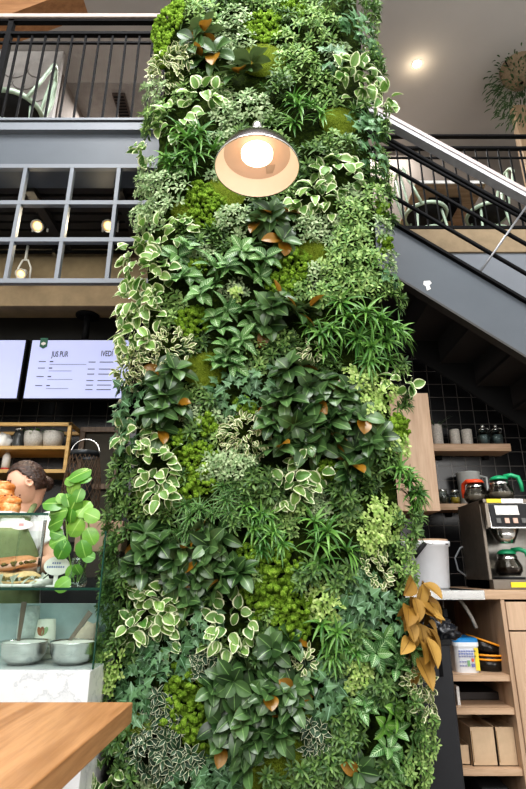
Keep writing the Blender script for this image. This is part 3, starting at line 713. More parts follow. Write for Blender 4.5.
w_ = 12.5*PXM(524, 2.3); MB().prism([(w_*math.cos(a)*(1 if abs(math.cos(a)) < .7 else 1.0), .022+.021*math.sin(a)*(abs(math.sin(a))**.3)) for a in [2*PI*k/28 for k in range(28)]], 0, .002).build('card', white_cer, s3)
box(-.008, .012, -.001, 0, .017, .028).build('pink_mark', plain('pink_ink', '#d9a0a0', .6), s3)
box(-.004, .004, .002, .004, gs-s3.location.z+.006, .03).build('holder', clear, s3)
# pastries on the glass top
bk = thing('pastry_tray', 'white card tray under the baked rolls on glass top', 'tray', (UX(6, 511, 2.4), 2.4, gt+.006))
box(-.2, .075, -.1, .1, 0, .01).build('tray', white_cer, bk, bevel=.003)
bread = NT('glazed_bread'); _n = bread.noise(22, 5, .65); bread.col(bread.ramp(_n, [(.3, hexc('#8a4a1c')), (.5, hexc('#cf8440')), (.7, hexc('#f0cfa0'))])); bread.set(.4); bread.bump(_n, .6, .01)
def roll(label, x, y, z, s):
    t = thing('baked_roll', label, 'pastry', bk.location+Vector((x, y, z)), 0, 'baked rolls on the glass top')
    pts = [(math.cos(a)*.035*s*(1-.25*k/20), math.sin(a)*.028*s*(1-.25*k/20), .03*s+.012*s*k/20*2) for k, a in enumerate([k*.62 for k in range(21)])]
    MB().tube(pts, [.016*s*(.6+.4*math.sin(PI*k/20)) for k in range(21)], 10).build('coil', bread.m, t, True)
    m = MB(); rr_ = random.Random(x*991+z*77)
    for k in range(14):
        a = rr_.uniform(0, 2*PI); m.lathe([(0, -.004), (.005, 0), (0, .005)], (math.cos(a)*.034*s, math.sin(a)*.028*s, .05*s+rr_.uniform(0, .02)), 5)
    m.build('topping', plain('roll_topping', '#5a2414', .5, 0, .4, 60), t)
    MB().lathe([(0, 0), (.04*s, .0), (.045*s, .02*s), (.035*s, .04*s), (0, .05*s)], seg=20).build('base', bread.m, t, True)
roll('golden baked roll at front of card tray, nearest the server', .025, -.03, .011, 1.15); roll('golden baked roll against picture edge on card tray', -.075, -.03, .011, 1.2)
roll('golden baked roll topping the pile on card tray', -.035, .0, .072, 1.3); roll('golden baked roll behind, half hidden on card tray', -.02, .06, .011, 1.1)
# trailing pothos in a glass vase
vs_ = thing('trailing_pothos', 'round-leaved bright pothos stems standing in glass vase beside the server', 'plant', (UX(76, 585, 2.42), 2.42, gs+.006))
MB().lathe([(0, 0), (.04, 0), (.045, .02), (.03, .09), (.035, .12), (.033, .12), (.028, .09), (.042, .02), (0, .006)], seg=24).build('vase', clear, vs_, True)
V0 = vs_.location
stems = [[(77, 582), (80, 555), (82, 520), (80, 490), (79, 474)], [(74, 582), (68, 550), (66, 520), (64, 500), (62, 496)], [(78, 582), (88, 560), (90, 535), (86, 505)]]
for sN in stems: MB().tube([U(px, py, 2.42+.02*math.sin(py))-V0 for px, py in sN], .0035, 6).build('stem', plain('pothos_stem', '#7fa04a', .5), vs_, True)
lv = [(79, 473, 20, 40), (70, 480, 12, 150), (84, 478, 12, 20), (72, 486, 16, 80), (54, 502, 19, 170), (61, 498, 10, 120), (73, 505, 17, 250), (83, 508, 17, 60), (57, 512, 18, 190), (91, 515, 15, -20), (54, 523, 16, 200), (75, 527, 18, 240), (70, 516, 12, 260), (90, 536, 16, -60), (57, 541, 15, 200), (62, 550, 16, 250), (56, 533, 12, 160), (83, 549, 16, -70), (88, 556, 12, -10), (65, 545, 10, 300), (70, 571, 12, 240), (77, 570, 10, -60), (62, 584, 15, 215), (68, 500, 12, 100), (78, 495, 13, 80)]
m = MB(); r = random.Random(8)
for px, py, L, ang in lv:
    a = math.radians(ang); s = PXM(py, 2.4); c = U(px, py, 2.39-.03*r.random())-V0
    d = Vector((math.cos(a), r.uniform(-.35, .1), math.sin(a))).normalized()
    leaf(m, c-d*L*s*.6, d, Vector((r.uniform(-.5, .5), -1, r.uniform(.0, .8))), L*s*1.2, L*s*1.02, 'round', .45, -.06, r.random(), 9, 7)
m.build('leaves', LM['pilea'], vs_, True)

# ------------------------------------------------------------------ foreground table
tb = thing('oak_table', 'oak plank table corner in front of the marble counter', 'table', (0, 0, 0))
dxy = .0436; cx, cy, tz = U(133, 702, 1.7).x, 1.7, U(133, 702, 1.7).z; th = .052
def edge(y): return cx-(cy-y)*dxy
MB().prism([(edge(cy), cy), (-2.2, cy), (-2.2, .5), (edge(.5), .5)], tz-th, tz, 'z').build('table_top', oak_table, tb, bevel=.003)
for x, y in ((-.75, 1.45), (-2.0, 1.45), (-.75, .7), (-2.0, .7)): box(x-.03, x+.03, y-.03, y+.03, 0, tz-th).build('leg', black_metal, tb, bevel=.004)
# ------------------------------------------------------------------ hanging planter foliage
m = MB(); r = random.Random(41)
for k in range(650):
    w = r.uniform(0, 2*PI); rad = .14+.22*r.random(); z = .05-.62*r.random()**1.3; rad *= 1-.5*max(0, -z-.2)
    m_p = Vector((rad*math.cos(w), rad*math.sin(w), z)); leaf(m, m_p, Vector((math.cos(w), math.sin(w), r.uniform(-.6, .5))), Vector((0, 0, 1)), r.uniform(.05, .1), .017, 'ellip', .8, .2, r.random(), 3, 3)
m.build('trailing_leaves', LM['basket'], hp, True)

# ------------------------------------------------------------------ right: counter unit
KX0, KX1, KY0, KY1 = .66, 3.0, 3.12, 3.98
zc = UZ(590, KY0); thk = .05
ku = thing('coffee_counter', 'oak counter with open shelves and drawers beneath the coffee machine', 'counter', (0, KY0, 0))
w_split = UX(484, 594, KY0)
box(w_split, KX1, 0, .86, zc-thk, zc).build('worktop', oak, ku, bevel=.003)
box(KX0, w_split, -.012, .86, zc-thk-.002, zc).build('steel_drip_edge', chrome, ku, bevel=.003)
sx = UX(505, 632, KY0)
box(sx, sx+.022, .005, .84, 0, zc-thk).build('side_panel', oak_v, ku)
box(KX0, KX0+.022, .005, .84, 0, zc-thk).build('side_panel', oak_v, ku)
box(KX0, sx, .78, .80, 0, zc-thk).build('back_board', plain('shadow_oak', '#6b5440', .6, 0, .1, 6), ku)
for py in (675, 708, 769):
    z = UZ(py, KY0+.02); box(KX0+.022, sx, .02, .78, z-.03, z).build('shelf_board', oak, ku)
z_sh = [UZ(py, KY0+.02) for py in (675, 708, 769)]
zd = UZ(631, KY0)
box(sx+.024, sx+.80, -.004, .018, zd+.004, zc-thk-.012).build('drawer', oak_v, ku, bevel=.002)
box(sx+.024, sx+.80, -.004, .018, .06, zd-.004).build('door', oak_v, ku, bevel=.002)
box(sx+.8, KX1, 0, .02, 0, zc-thk).build('door', oak_v, ku, bevel=.002)

# wall cabinet
wcx, wy = UX(428, 395, 3.42), 3.42
wc = thing('wall_cabinet', 'tall oak wall cabinet door beside the plant wall under the stairs', 'cabinet', (0, wy, 0))
z0, z1 = UZ(511, wy), UZ(393, wy)
box(.55, wcx-.002, .02, .5, z0, z1).build('carcass', oak_v, wc)
box(.62, wcx, 0, .018, z0, z1).build('door', oak_v, wc, bevel=.002)
# floating shelves
FY = 3.88
def fshelf(label, xa, xb, py0, py1):
    z1, z0 = UZ(py0, FY), UZ(py1, FY); t = thing('floating_shelf', label, 'shelf', ((xa+xb)/2, FY, z0))
    h = (xb-xa)/2; box(-h, h, 0, .19, 0, z1-z0).build('board', oak, t, bevel=.003)
    for x in (-h*.6, h*.6): box(x-.02, x+.02, .17, .195, -.03, 0).build('bracket', black_metal, t)
    return z1
f1 = fshelf('oak wall shelf holding grey pots and two glass jars', UX(430, 447, FY), UX(511, 447, FY), 443.5, 451)
f2 = fshelf('oak wall shelf holding oil jars behind the coffee machine', UX(436, 506, FY), UX(540, 506, FY), 503.5, 510)
def cup(label, px, py_top, wpx, y, z, grp, plant=False):
    t = thing('ceramic_pot', label, 'pot', (UX(px, 434, y), y, z), 0, grp); rr_ = wpx/2*PXM(434, y); h = UZ(py_top, y)-z
    MB().lathe([(0, 0), (rr_*.86, 0), (rr_*.98, h*.1), (rr_, h*.96), (rr_*.96, h), (rr_*.88, h*.96), (rr_*.85, h*.7), (0, h*.7)], seg=28).build('pot', stoneware, t, True)
    if plant:
        m = MB(); r = random.Random(7)
        for k in range(14): leaf(m, (0, 0, h*.7), (r.uniform(-.4, 1), r.uniform(-.5, .3), r.uniform(.4, 1.2)), (0, -.2, 1), r.uniform(.1, .22), .012, 'strap', .9, .2, r.random(), 5, 3)
        m.build('sprig', LM['basket'], t, True)
cy_ = FY+.09
cup('grey mottled pot with thin sprig, beside the oak cabinet door', 437, 425, 11, cy_, f1, 'grey pots on the oak shelf', True)
cup('small grey pot second from oak cabinet on the shelf', 454.5, 430, 10, cy_, f1, 'grey pots on the oak shelf')
cup('small grey pot third from oak cabinet, beside glass jars', 466.5, 430, 10.5, cy_, f1, 'grey pots on the oak shelf')
jarg = glass('grey_glass', '#dde3e3')
def gjar(label, px, content, grp):
    t = thing('glass_jar', label, 'jar', (UX(px, 436, cy_), cy_, f1), 0, grp); r = 6*PXM(436, cy_); h = UZ(431, cy_)-f1
    MB().lathe([(0, .002), (r, .002), (r, h), (r*.9, h), (r*.9, .01), (0, .01)], seg=28).build('jar', jarg, t, True)
    MB().lathe([(0, .012), (r*.88, .012), (r*.88, h*.7), (0, h*.7)], seg=24).build('contents', plain('jar_contents', content, .7), t, True)
    l = MB().lathe([(r*1.03, h), (r*1.03, h+.012), (r*.5, h+.018), (0, h+.02)], seg=28).build('lid', chrome, t, True)
    MB().lathe([(0, h+.018), (.008, h+.02), (.015, h+.034), (.01, h+.048), (0, h+.052)], seg=14).build('knob', chrome, l, True)
gjar('knob-lidded glass jar on oak shelf, next to grey pots', 483.5, '#a3adad', 'glass jars on the oak shelf'); gjar('knob-lidded glass jar at the free end of oak shelf', 496.5, '#a3adad', 'glass jars on the oak shelf')
def oil(label, px, colr, hpx):
    y = FY+.08; t = thing('oil_jar', label, 'jar', (UX(px, 497, y), y, f2), 0, 'oil jars on the lower shelf'); r = 5.2*PXM(497, y); h = hpx*PXM(497, y)
    MB().lathe([(0, .002), (r, .002), (r*1.02, h*.7), (r*.8, h*.86), (r*.82, h), (r*.72, h), (r*.7, h*.86), (r*.9, h*.7), (r*.9, .01), (0, .01)], seg=24).build('jar', clear, t, True)
    MB().lathe([(0, .012), (r*.88, .012), (r*.88, h*.55), (0, h*.55)], seg=24).build('contents', plain('oil_'+colr, colr, .15), t, True)
    MB().lathe([(r*.84, h), (r*.84, h+.012), (0, h+.014)], seg=20).build('lid', chrome, t, True)
oil('small dark-filled glass jar on the lower oak shelf', 443, '#4a463e', 13.5); oil('small glass jar of yellow oil on the lower oak shelf', 455, '#b89a20', 13)

# coffee machine
MX, MY = UX(487.5, 540, 3.2), 3.2
cmz = zc
cmh = UZ(499, MY)-cmz
cm_ = thing('coffee_machine', 'dark steel filter coffee machine with green-handled pot on the oak counter', 'coffee machine', (MX, MY, cmz))
W_ = .46
box(0, .02, .05, .42, 0, cmh-.02).build('side_panel', dark_steel, cm_, bevel=.004); box(W_-.02, W_, .05, .42, 0, cmh-.02).build('side_panel', dark_steel, cm_, bevel=.004)
MB().prism([(.05, cmh-.02), (-.03, cmh-.17), (-.03, cmh-.03), (.02, cmh-.0), (.05, cmh-.0)], 0, .02, 'x').build('cheek', dark_steel, cm_)
box(.02, W_-.02, .22, .42, .0, cmh-.02).build('back_housing', plain('machine_inside', '#8c8a85', .3, .8, .15, 15), cm_)
box(0, W_, 0, .42, 0, .055).build('base_plate', dark_steel, cm_, bevel=.004)
box(0, W_, -.01, .42, cmh-.025, cmh).build('warmer_top', dark_steel, cm_, bevel=.004)
head = MB().prism([(-.03, cmh-.175), (-.005, cmh-.025), (.3, cmh-.025), (.3, cmh-.175)], .02, W_-.02, 'x').build('brew_head', chrome, cm_)
pan = MB().prism([(-.036, cmh-.165), (-.013, cmh-.03), (-.008, cmh-.03), (-.031, cmh-.165)], .03, W_-.03, 'x').build('control_panel', black_matt, cm_)
tl = math.atan2(.023, .135)
def on_panel(x0, x1, t0, t1, nm, m_, th=.004):
    pz0, pz1 = cmh-.165+.135*t0, cmh-.165+.135*t1; y0, y1 = -.036+.023*t0, -.036+.023*t1
    return MB().prism([(y0-th, pz0), (y1-th, pz1), (y1+.002, pz1), (y0+.002, pz0)], x0, x1, 'x').build(nm, m_, pan)
on_panel(.06, .20, .50, .92, 'display_plate', chrome); on_panel(.085, .175, .60, .82, 'display', plain('lcd_pale', '#cfd6d8', .3), .006)
for x in (.055, .105, .155, .205): on_panel(x, x+.026, .14, .36, 'button', plain('button_'+('pale' if x in (.105, .155) else 'dark'), '#c8a898' if x in (.105, .155) else '#5a5a58', .4), .007)
ylw = plain('yellow_tag', '#e6cf2e', .5, 0, .05)
box(.0+.02, .11, -.016, -.01, cmh-.024, cmh-.001).build('yellow_tag', ylw, cm_); box(.11, .24, -.015, -.01, cmh-.024, cmh-.001).build('steel_tag', chrome, cm_)
box(.10, .20, -.006, 0, .012, .04).build('yellow_tag', ylw, cm_); box(.2, .33, -.006, 0, .02, .034).build('black_tag', black_matt, cm_)
box(W_-.09, W_-.03, -.045, -.03, cmh-.2, cmh-.165).build('yellow_tag', ylw, cm_)
MB().lathe([(0, cmh-.255), (.05, cmh-.255), (.085, cmh-.175), (0, cmh-.175)], (.15, .1, 0), 24).build('filter_basket', chrome, cm_, True)
MB().lathe([(0, .055), (.085, .055), (.085, .068), (0, .07)], (.15, .11, 0), 24).build('hot_plate', black_matt, cm_, True)
potg = glass('pot_glass', '#dcdad6')
def coffee_pot(label, loc, lidcol, cof, rz):
    t = thing('coffee_pot', label, 'coffee pot', loc, rz, 'glass coffee pots')
    MB().lathe([(0, .002), (.06, .002), (.078, .03), (.078, .06), (.055, .105), (.05, .13), (.046, .13), (.052, .1), (.074, .06), (.074, .03), (.058, .008), (0, .008)], seg=32).build('glass_body', potg, t, True)
    MB().lathe([(0, .009), (.057, .009), (.072, .03), (.072, .05), (0, .05)], seg=28).build('coffee', plain('coffee_'+cof[1:], cof, .2), t, True)
    MB().lathe([(.057, .1), (.057, .116), (.051, .116), (.051, .1)], seg=28).build('band', chrome, t, True)
    lm = plain('lid_'+lidcol[1:], lidcol, .35)
    MB().lathe([(.052, .128), (.056, .134), (.045, .148), (.02, .156), (0, .157)], seg=28).build('lid', lm, t, True)
    m = MB(); m.tube([(.03, 0, .15), (.075, 0, .155), (.112, 0, .14), (.122, 0, .10), (.124, 0, .05)], [.013, .014, .014, .013, .011], 10); m.build('handle', lm, t, True)
coffee_pot('glass coffee pot with green handle inside the coffee machine', (MX+.15, MY+.11, cmz+.071), '#1f8f62', '#3a2a20', -.7)
coffee_pot('glass coffee pot with green lid on top of the coffee machine', (MX+.16, MY+.09, cmz+cmh+.001), '#1f9a68', '#c2beb6', -.4)
coffee_pot('glass coffee pot with orange lid on top of the coffee machine', (MX+.06, MY+.22, cmz+cmh+.001), '#e0502a', '#c2beb6', 1.9)
jg = thing('plastic_jug', 'pale translucent plastic jug beside pots atop the coffee machine', 'jug', (UX(471, 500, 3.96), 3.96, f2))
jh = UZ(473, 3.96)-f2; MB().lathe([(0, 0), (.07, 0), (.075, .01), (.085, jh*.97), (.09, jh), (.08, jh), (.068, .015), (0, .012)], seg=28).build('jug', plain('cloudy_jug', '#b9bcba', .35), jg, True)
MB().tube([(.08, -.01, jh*.9), (.13, -.02, jh*.85), (.13, -.02, jh*.3), (.08, -.01, jh*.2)], .009, 8).build('handle', MATS['cloudy_jug'], jg, True)
# white bucket
by = 3.4
bk2 = thing('plastic_bucket', 'white plastic bucket with black grip on counter beside the plant wall', 'bucket', (UX(423, 560, by), by, zc))
bh2 = UZ(542, by)-zc; rb = 26*PXM(545, by)
MB().lathe([(0, 0), (rb*.84, 0), (rb*.87, .01), (rb*.97, bh2*.88), (rb*1.03, bh2*.9), (rb*1.04, bh2), (rb*.95, bh2), (rb*.93, bh2*.9), (rb*.82, .012), (0, .01)], seg=40).build('bucket', plain('bucket_white', '#f0f1f5', .35, 0, .03), bk2, True)
MB().lathe([(0, bh2), (rb*.97, bh2), (rb*.97, bh2+.012), (0, bh2+.012)], seg=36).build('board_lid', oak, bk2)
gx0, gx1 = U(414, 557, by-.19)-bk2.location, U(425, 543, by-.19)-bk2.location
MB().tube([gx0, gx1], .014, 10).build('grip', black_matt, bk2, True)
MB().tube([gx1, (rb*.75, -.12, bh2*.93), (rb*1.02, 0, bh2*.95)], .004, 6).build('wire_handle', chrome, bk2, True)
# hoses
hs = thing('water_hose', 'grey looped water hose behind the coffee machine', 'hose', (0, 3.62, zc))
pts = [U(470, 543, 3.62), U(460, 548, 3.62), U(455, 558, 3.62), (U(458, 570, 3.62)), U(466, 576, 3.62), U(476, 574, 3.62)]
MB().tube([p-hs.location for p in pts], .006, 8).build('hose', plain('hose_grey', '#8c9094', .4), hs, True)
pts = [U(468, 590, 3.62), U(470, 583, 3.6), U(476, 578, 3.6)]
MB().tube([p-hs.location for p in pts], .011, 8).build('hose_end', MATS['hose_grey'], hs, True)
dr = thing('drain_hose', 'pale hose hanging slanting under the counter above the tub', 'hose', (0, 3.3, zc-thk))
MB().tube([p-dr.location for p in (U(459, 599, 3.3), U(466, 608, 3.3), U(472, 618, 3.3), U(476.5, 628, 3.3))], .011, 8).build('hose', plain('hose_pale', '#b5b0a8', .4), dr, True)
pc = thing('plug_cable', 'dark cable with plug hanging under the counter beside pale hose', 'cable', (0, 3.35, zc-thk))
MB().tube([p-pc.location for p in (U(443, 599, 3.35), U(443, 606, 3.35), U(444, 610, 3.35))], .006, 6).build('cable', plain('cable_grey', '#77706a', .5), pc, True)
q = U(444.5, 612, 3.35)-pc.location; box(q.x-.018, q.x+.014, q.y-.02, q.y+.02, q.z-.03, q.z+.02).build('plug', black_matt, pc, bevel=.006)
# tub with blue lid
tz_ = z_sh[0]; ty = KY0+.17
tu = thing('cleaning_tub', 'white tub with blue lid and printed label on open oak shelf', 'tub', (UX(462, 655, ty), ty, tz_))
s = PXM(655, ty); hw = 12.2*s; th_ = UZ(638, ty)-tz_
m = MB()
def rrect(hx, hy, rad, n=5): return [(sx_*(hx-rad)+rad*math.cos(a), sy_*(hy-rad)+rad*math.sin(a)) for sx_, sy_, a0 in ((1, 1, 0), (-1, 1, PI/2), (-1, -1, PI), (1, -1, 1.5*PI)) for a in [a0+PI/2*k/n for k in range(n+1)]]
def loft(rings, name, mat_, par):
    m = MB(); n = len(rings[0][0]); vs = [(x, y, z) for poly, z in rings for x, y in poly]
    fs = [(i*n+k, i*n+(k+1) % n, (i+1)*n+(k+1) % n, (i+1)*n+k) for i in range(len(rings)-1) for k in range(n)]
    fs += [tuple(range(n))[::-1], tuple((len(rings)-1)*n+k for k in range(n))]; return m.add(vs, fs).build(name, mat_, par)
loft([(rrect(hw*.9, .085, .03), 0), (rrect(hw*.98, .095, .03), th_*.82)], 'tub', plain('tub_white', '#e2e4e8', .35, 0, .03), tu)
loft([(rrect(hw*1.04, .1, .03), th_*.8), (rrect(hw*1.04, .1, .03), th_*.93)], 'collar', MATS['tub_white'], tu)
loft([(rrect(hw*1.02, .098, .03), th_*.93), (rrect(hw*1.02, .098, .03), th_*1.02), (rrect(hw*.9, .085, .03), th_*1.06)], 'lid', plain('tub_blue', '#2b86c4', .35), tu)
def tubpatch(x0, x1, a, b, nm, mt): return box(x0*hw, x1*hw, -.098, -.094, a*th_, b*th_).build(nm, mt, tu)
tubpatch(.52, .84, .08, .76, 'yellow_band', plain('tub_yellow', '#e8cf45', .5)); 
for a, c_, x1 in ((.66, '#7a86b8', .5), (.58, '#7a86b8', .45), (.5, '#8a90b0', .5), (.34, '#8a90b0', -.3), (.22, '#8a90b0', -.3)):
    x = -.72
    while x < x1: tubpatch(x, x+.14, a-.022, a+.022, 'printed_line', plain('print_'+c_[1:], c_, .6)); x += .2
tubpatch(-.1, .1, .2, .38, 'printed_mark', plain('print_green', '#7aa57a', .6)); tubpatch(.25, .42, .34, .44, 'printed_mark', plain('print_red', '#c85a4a', .6)); tubpatch(.2, .45, .18, .28, 'printed_mark', plain('print_violet', '#6a70a8', .6))
# black baking tins with orange rims
orr = plain('orange_rim', '#e59a2a', .4); tin = plain('black_tin', '#211d19', .25, .3, .3, 20)
def tin_bowl(label, px, py, r, tilt, dz, y):
    t = thing('baking_tin', label, 'tin', (UX(px, py, y), y, tz_+dz), 0, 'black tins with orange rims'); t.rotation_euler = (0, tilt, 0)
    MB().lathe([(0, 0), (r*.82, 0), (r*.9, .01), (r, .06), (r*.97, .06), (r*.86, .012), (0, .006)], seg=36).build('tin', tin, t, True)
    MB().tube([(r*1.0*math.cos(2*PI*k/36), r*1.0*math.sin(2*PI*k/36), .061) for k in range(36)], .0055, 8, True).build('rim', orr, t, True)
ry = KY0+.2
tin_bowl('black tin with orange rim lying flat on the shelf', 489, 663, .105, 0, 0, ry); tin_bowl('black tin with orange rim nested flat above the lowest tin', 489, 663, .108, .02, .022, ry); tin_bowl('black tin with orange rim tilted on top of other tins', 484, 655, .11, .33, .085, ry+.01)
# boxes
def carton(label, x0, x1, py_top, y, dz, depth, flap=False, m_=None):
    zb_ = z_sh[2]+dz; h = UZ(py_top, y)-zb_; t = thing('cardboard_box', label, 'box', ((x0+x1)/2, y, zb_), 0, 'kraft boxes on the bottom shelf'); w = (x1-x0)/2
    mt = m_ or cardboard
    MB().box(-w, w, 0, .004, 0, h).box(-w, w, depth-.004, depth, 0, h).box(-w, -w+.004, 0, depth, 0, h).box(w-.004, w, 0, depth, 0, h).box(-w, w, 0, depth, 0, .004).build('carton', mt, t)
    box(-w+.004, w-.004, .004, depth-.004, h-.03, h-.026).build('lid_flap', mt, t)
    box(-w*.9, -w*.9+.004, -.001, 0, h*.1, h*.9).build('seam', plain('card_seam', '#8d7150', .8), t)
yb = KY0+.06
carton('pale kraft box standing on the bottom shelf, nearest black bin', UX(471, 745, yb), UX(496, 745, yb), 727, yb, 0, .3)
carton('pale kraft box standing on the bottom shelf, nearest drawers', UX(496.5, 745, yb), UX(522, 745, yb)-.03, 727, yb, 0, .3)
carton('low kraft box lying on bottom shelf beside black bin', UX(452, 755, yb+.02), UX(470, 755, yb+.02), 745, yb+.02, 0, .3)
t = thing('flat_folder', 'dark folded sheet lying on the middle oak shelf', 'folder', (UX(475, 705, KY0+.3), KY0+.3, z_sh[1]))
box(-.16, .13, -.1, .2, 0, .04).build('folder', plain('folder_dark', '#2c2624', .5), t, bevel=.004); box(-.17, -.155, -.22, -.05, 0, .09).build('white_tab', white_paint, t)
t = thing('black_device', 'black device lying at the foot of the open shelves', 'device', (UX(492, 789, KY0+.1), KY0+.1, 0))
dz_ = UZ(784, KY0+.1); box(-.075, .075, -.05, .1, 0, max(.08, dz_)).build('body', black_matt, t, bevel=.015); box(-.05, .05, -.052, -.05, max(.08, dz_)-.05, max(.08, dz_)-.015).build('screen', plain('dev_screen', '#3a4a44', .2), t)
# black bin with crumpled bag
by_ = 2.9
bn2 = thing('waste_bin', 'tall flat black bin beside the plant wall with a bunched bag on its rim', 'bin', (0, by_, 0))
bx1 = UX(451, 650, by_); zb2 = UZ(641, by_)
box(.5, bx1, 0, .18, 0, zb2).build('body', plain('bin_black', '#242529', .6, 0, .2, 4), bn2, bevel=.012)
box(.5, bx1+.006, -.006, .186, zb2-.02, zb2+.008).build('rim', black_matt, bn2, bevel=.004)
bm = bmesh.new(); bmesh.ops.create_icosphere(bm, subdivisions=4, radius=1)
c0 = U(444, 633, by_)-Vector((0, by_, 0)); m = MB()
m.add([c0+Vector((v.co.x*.085, v.co.y*.08+.06, v.co.z*.06))*1.0+v.co*(.03*noise.noise(v.co*2.6)+.018*noise.noise(v.co*6)) for v in bm.verts], [tuple(v.index for v in f.verts) for f in bm.faces]); bm.free()
m.build('bag', plain('bag_black', '#1a1d24', .28, 0, .2, 12), bn2, True)
box(UX(440, 660, by_)-.008, UX(440, 660, by_)+.008, -.006, 0, zb2-.16, zb2).build('strap', black_metal, bn2)
# ------------------------------------------------------------------ the server behind the counter
PYY = 2.92
skin_m = plain('skin', '#d9ab92', .5, 0, .06, 12); hair_m = NT('brown_hair'); _h = hair_m.noise(9, 5, .6, stretch=(2, 9, 14)); hair_m.col(hair_m.ramp(_h, [(.3, hexc('#1f130e')), (.55, hexc('#3e2a20')), (.75, hexc('#6a4c38'))])); hair_m.set(.4); hair_m.bump(_h, .6, .01); hair_m = hair_m.m
tee = plain('white_tee', '#dcdbda', .8, 0, .05, 9, .2); apron_m = plain('green_apron', '#76845a', .8, 0, .1, 30, .2); trou = plain('dark_trousers', '#2b2c33', .8)
def limbs(mb, chains, tree):
    """tapered, closed limb pieces that overlap at the joints; remeshed afterwards into one surface"""
    ball = bmesh.new(); bmesh.ops.create_icosphere(ball, subdivisions=3, radius=1); bv = [v.co.copy() for v in ball.verts]; bf = [tuple(v.index for v in f.verts) for f in ball.faces]; ball.free()
    for p, r in tree.values(): mb.add([Vector(p)+v*r for v in bv], bf)
    for a, b in chains:
        (pa, ra), (pb, rb) = tree[a], tree[b]; pa, pb = Vector(pa), Vector(pb)
        mb.tube([pa.lerp(pb, k/6) for k in range(7)], [ra+(rb-ra)*k/6+(.06*ra*math.sin(PI*k/6)) for k in range(7)], 18)
def rings(mb, rows_):
    n = 32; vs = [(cx_+rx*math.cos(2*PI*k/n), cy_2+ry*math.sin(2*PI*k/n), z) for z, rx, ry, cx_, cy_2 in rows_ for k in range(n)]
    fs = [(i*n+k, i*n+(k+1) % n, (i+1)*n+(k+1) % n, (i+1)*n+k) for i in range(len(rows_)-1) for k in range(n)]
    mb.add(vs, fs+[tuple(range(n))[::-1], tuple((len(rows_)-1)*n+k for k in range(n))])
def keep_main(me):
    bm = bmesh.new(); bm.from_mesh(me); seen = set(); isl = []
    for v in bm.verts:
        if v.index in seen: continue
        st_, cur = [v], []; seen.add(v.index)
        while st_:
            q = st_.pop(); cur.append(q)
            for e in q.link_edges:
                w_ = e.other_vert(q)
                if w_.index not in seen: seen.add(w_.index); st_.append(w_)
        isl.append(cur)
    isl.sort(key=len, reverse=True); bmesh.ops.delete(bm, geom=[v for c in isl[1:] for v in c], context='VERTS'); bm.to_mesh(me); bm.free()
    me.polygons.foreach_set('use_smooth', [True]*len(me.polygons))
def soft(mb, name, mat_, par, voxel, it=4):
    o = mb.build(name, mat_, None, True); rm = o.modifiers.new('remesh', 'REMESH'); rm.mode = 'VOXEL'; rm.voxel_size = voxel
    sm = o.modifiers.new('smooth', 'SMOOTH'); sm.iterations = it; sm.factor = .5
    dg = bpy.context.evaluated_depsgraph_get(); me = bpy.data.meshes.new_from_object(o.evaluated_get(dg)); o.modifiers.clear(); o.data = me; keep_main(me); o.parent = par; return o
pc_ = Vector((UX(19, 540, PYY), PYY, 0))
per = thing('person', 'server with brown hair bun, white tee and green apron, head bowed behind counter', 'person', pc_)
SH = 1.435
T = {'neck': ((-.012, -.02, 1.45), .052), 'neck2': ((.02, -.03, 1.51), .047),
     'rs': ((.15, -.005, SH-.03), .055), 're': ((.235, -.08, 1.20), .042), 'rw': ((.03, -.30, 1.165), .028), 'rp': ((-.03, -.33, 1.165), .026), 'rk': ((-.075, -.343, 1.158), .02), 'rq': ((-.06, -.325, 1.178), .02),
     'ls': ((-.17, -.01, SH-.03), .055), 'le': ((-.245, -.12, 1.20), .042), 'lw': ((-.13, -.33, 1.17), .028), 'lp': ((-.07, -.365, 1.17), .026), 'lk': ((-.03, -.382, 1.162), .02), 'lq': ((-.045, -.362, 1.182), .02),
     'rh': ((.09, 0, .86), .09), 'rn': ((.095, -.01, .48), .06), 'ra': ((.1, .02, .08), .04), 'rt': ((.1, -.12, .04), .036), 'lh': ((-.09, 0, .86), .09), 'ln': ((-.095, -.01, .48), .06), 'la': ((-.1, .02, .08), .04), 'lt': ((-.1, -.12, .04), .036)}
E = [('neck', 'neck2'), ('rs', 're'), ('re', 'rw'), ('rw', 'rp'), ('rp', 'rk'), ('rp', 'rq'), ('rk', 'rq'), ('ls', 'le'), ('le', 'lw'), ('lw', 'lp'), ('lp', 'lk'), ('lp', 'lq'), ('lk', 'lq'),
     ('rh', 'rn'), ('rn', 'ra'), ('ra', 'rt'), ('lh', 'ln'), ('ln', 'la'), ('la', 'lt')]
body = MB(); limbs(body, E, T)
rings(body, [(.82, .14, .10, 0, 0), (.93, .155, .11, 0, 0), (1.06, .125, .095, 0, 0), (1.2, .145, .105, 0, -.01), (1.32, .165, .105, -.005, -.01), (1.40, .16, .075, -.01, -.01), (1.455, .07, .055, -.012, -.018)])
def fingers(base, dirn, side, upv):
    dirn, side, upv = Vector(dirn).normalized(), Vector(side).normalized(), Vector(upv).normalized(); base = Vector(base)
    for k, (off, L) in enumerate(((-.026, .062), (-.009, .074), (.009, .07), (.025, .055))):
        p0 = base+side*off; p1 = p0+dirn*L*.5+upv*.004; p2 = p1+dirn*L*.32-upv*.016; p3 = p2+dirn*L*.18-upv*.022
        body.tube([p0-dirn*.02, p1, p2, p3], [.0095, .0088, .008, .0065], 8)
    p0 = base-dirn*.05-side*.026; body.tube([p0, p0-side*.028+dirn*.02, p0-side*.034+dirn*.05-upv*.012], [.011, .010, .008], 8)
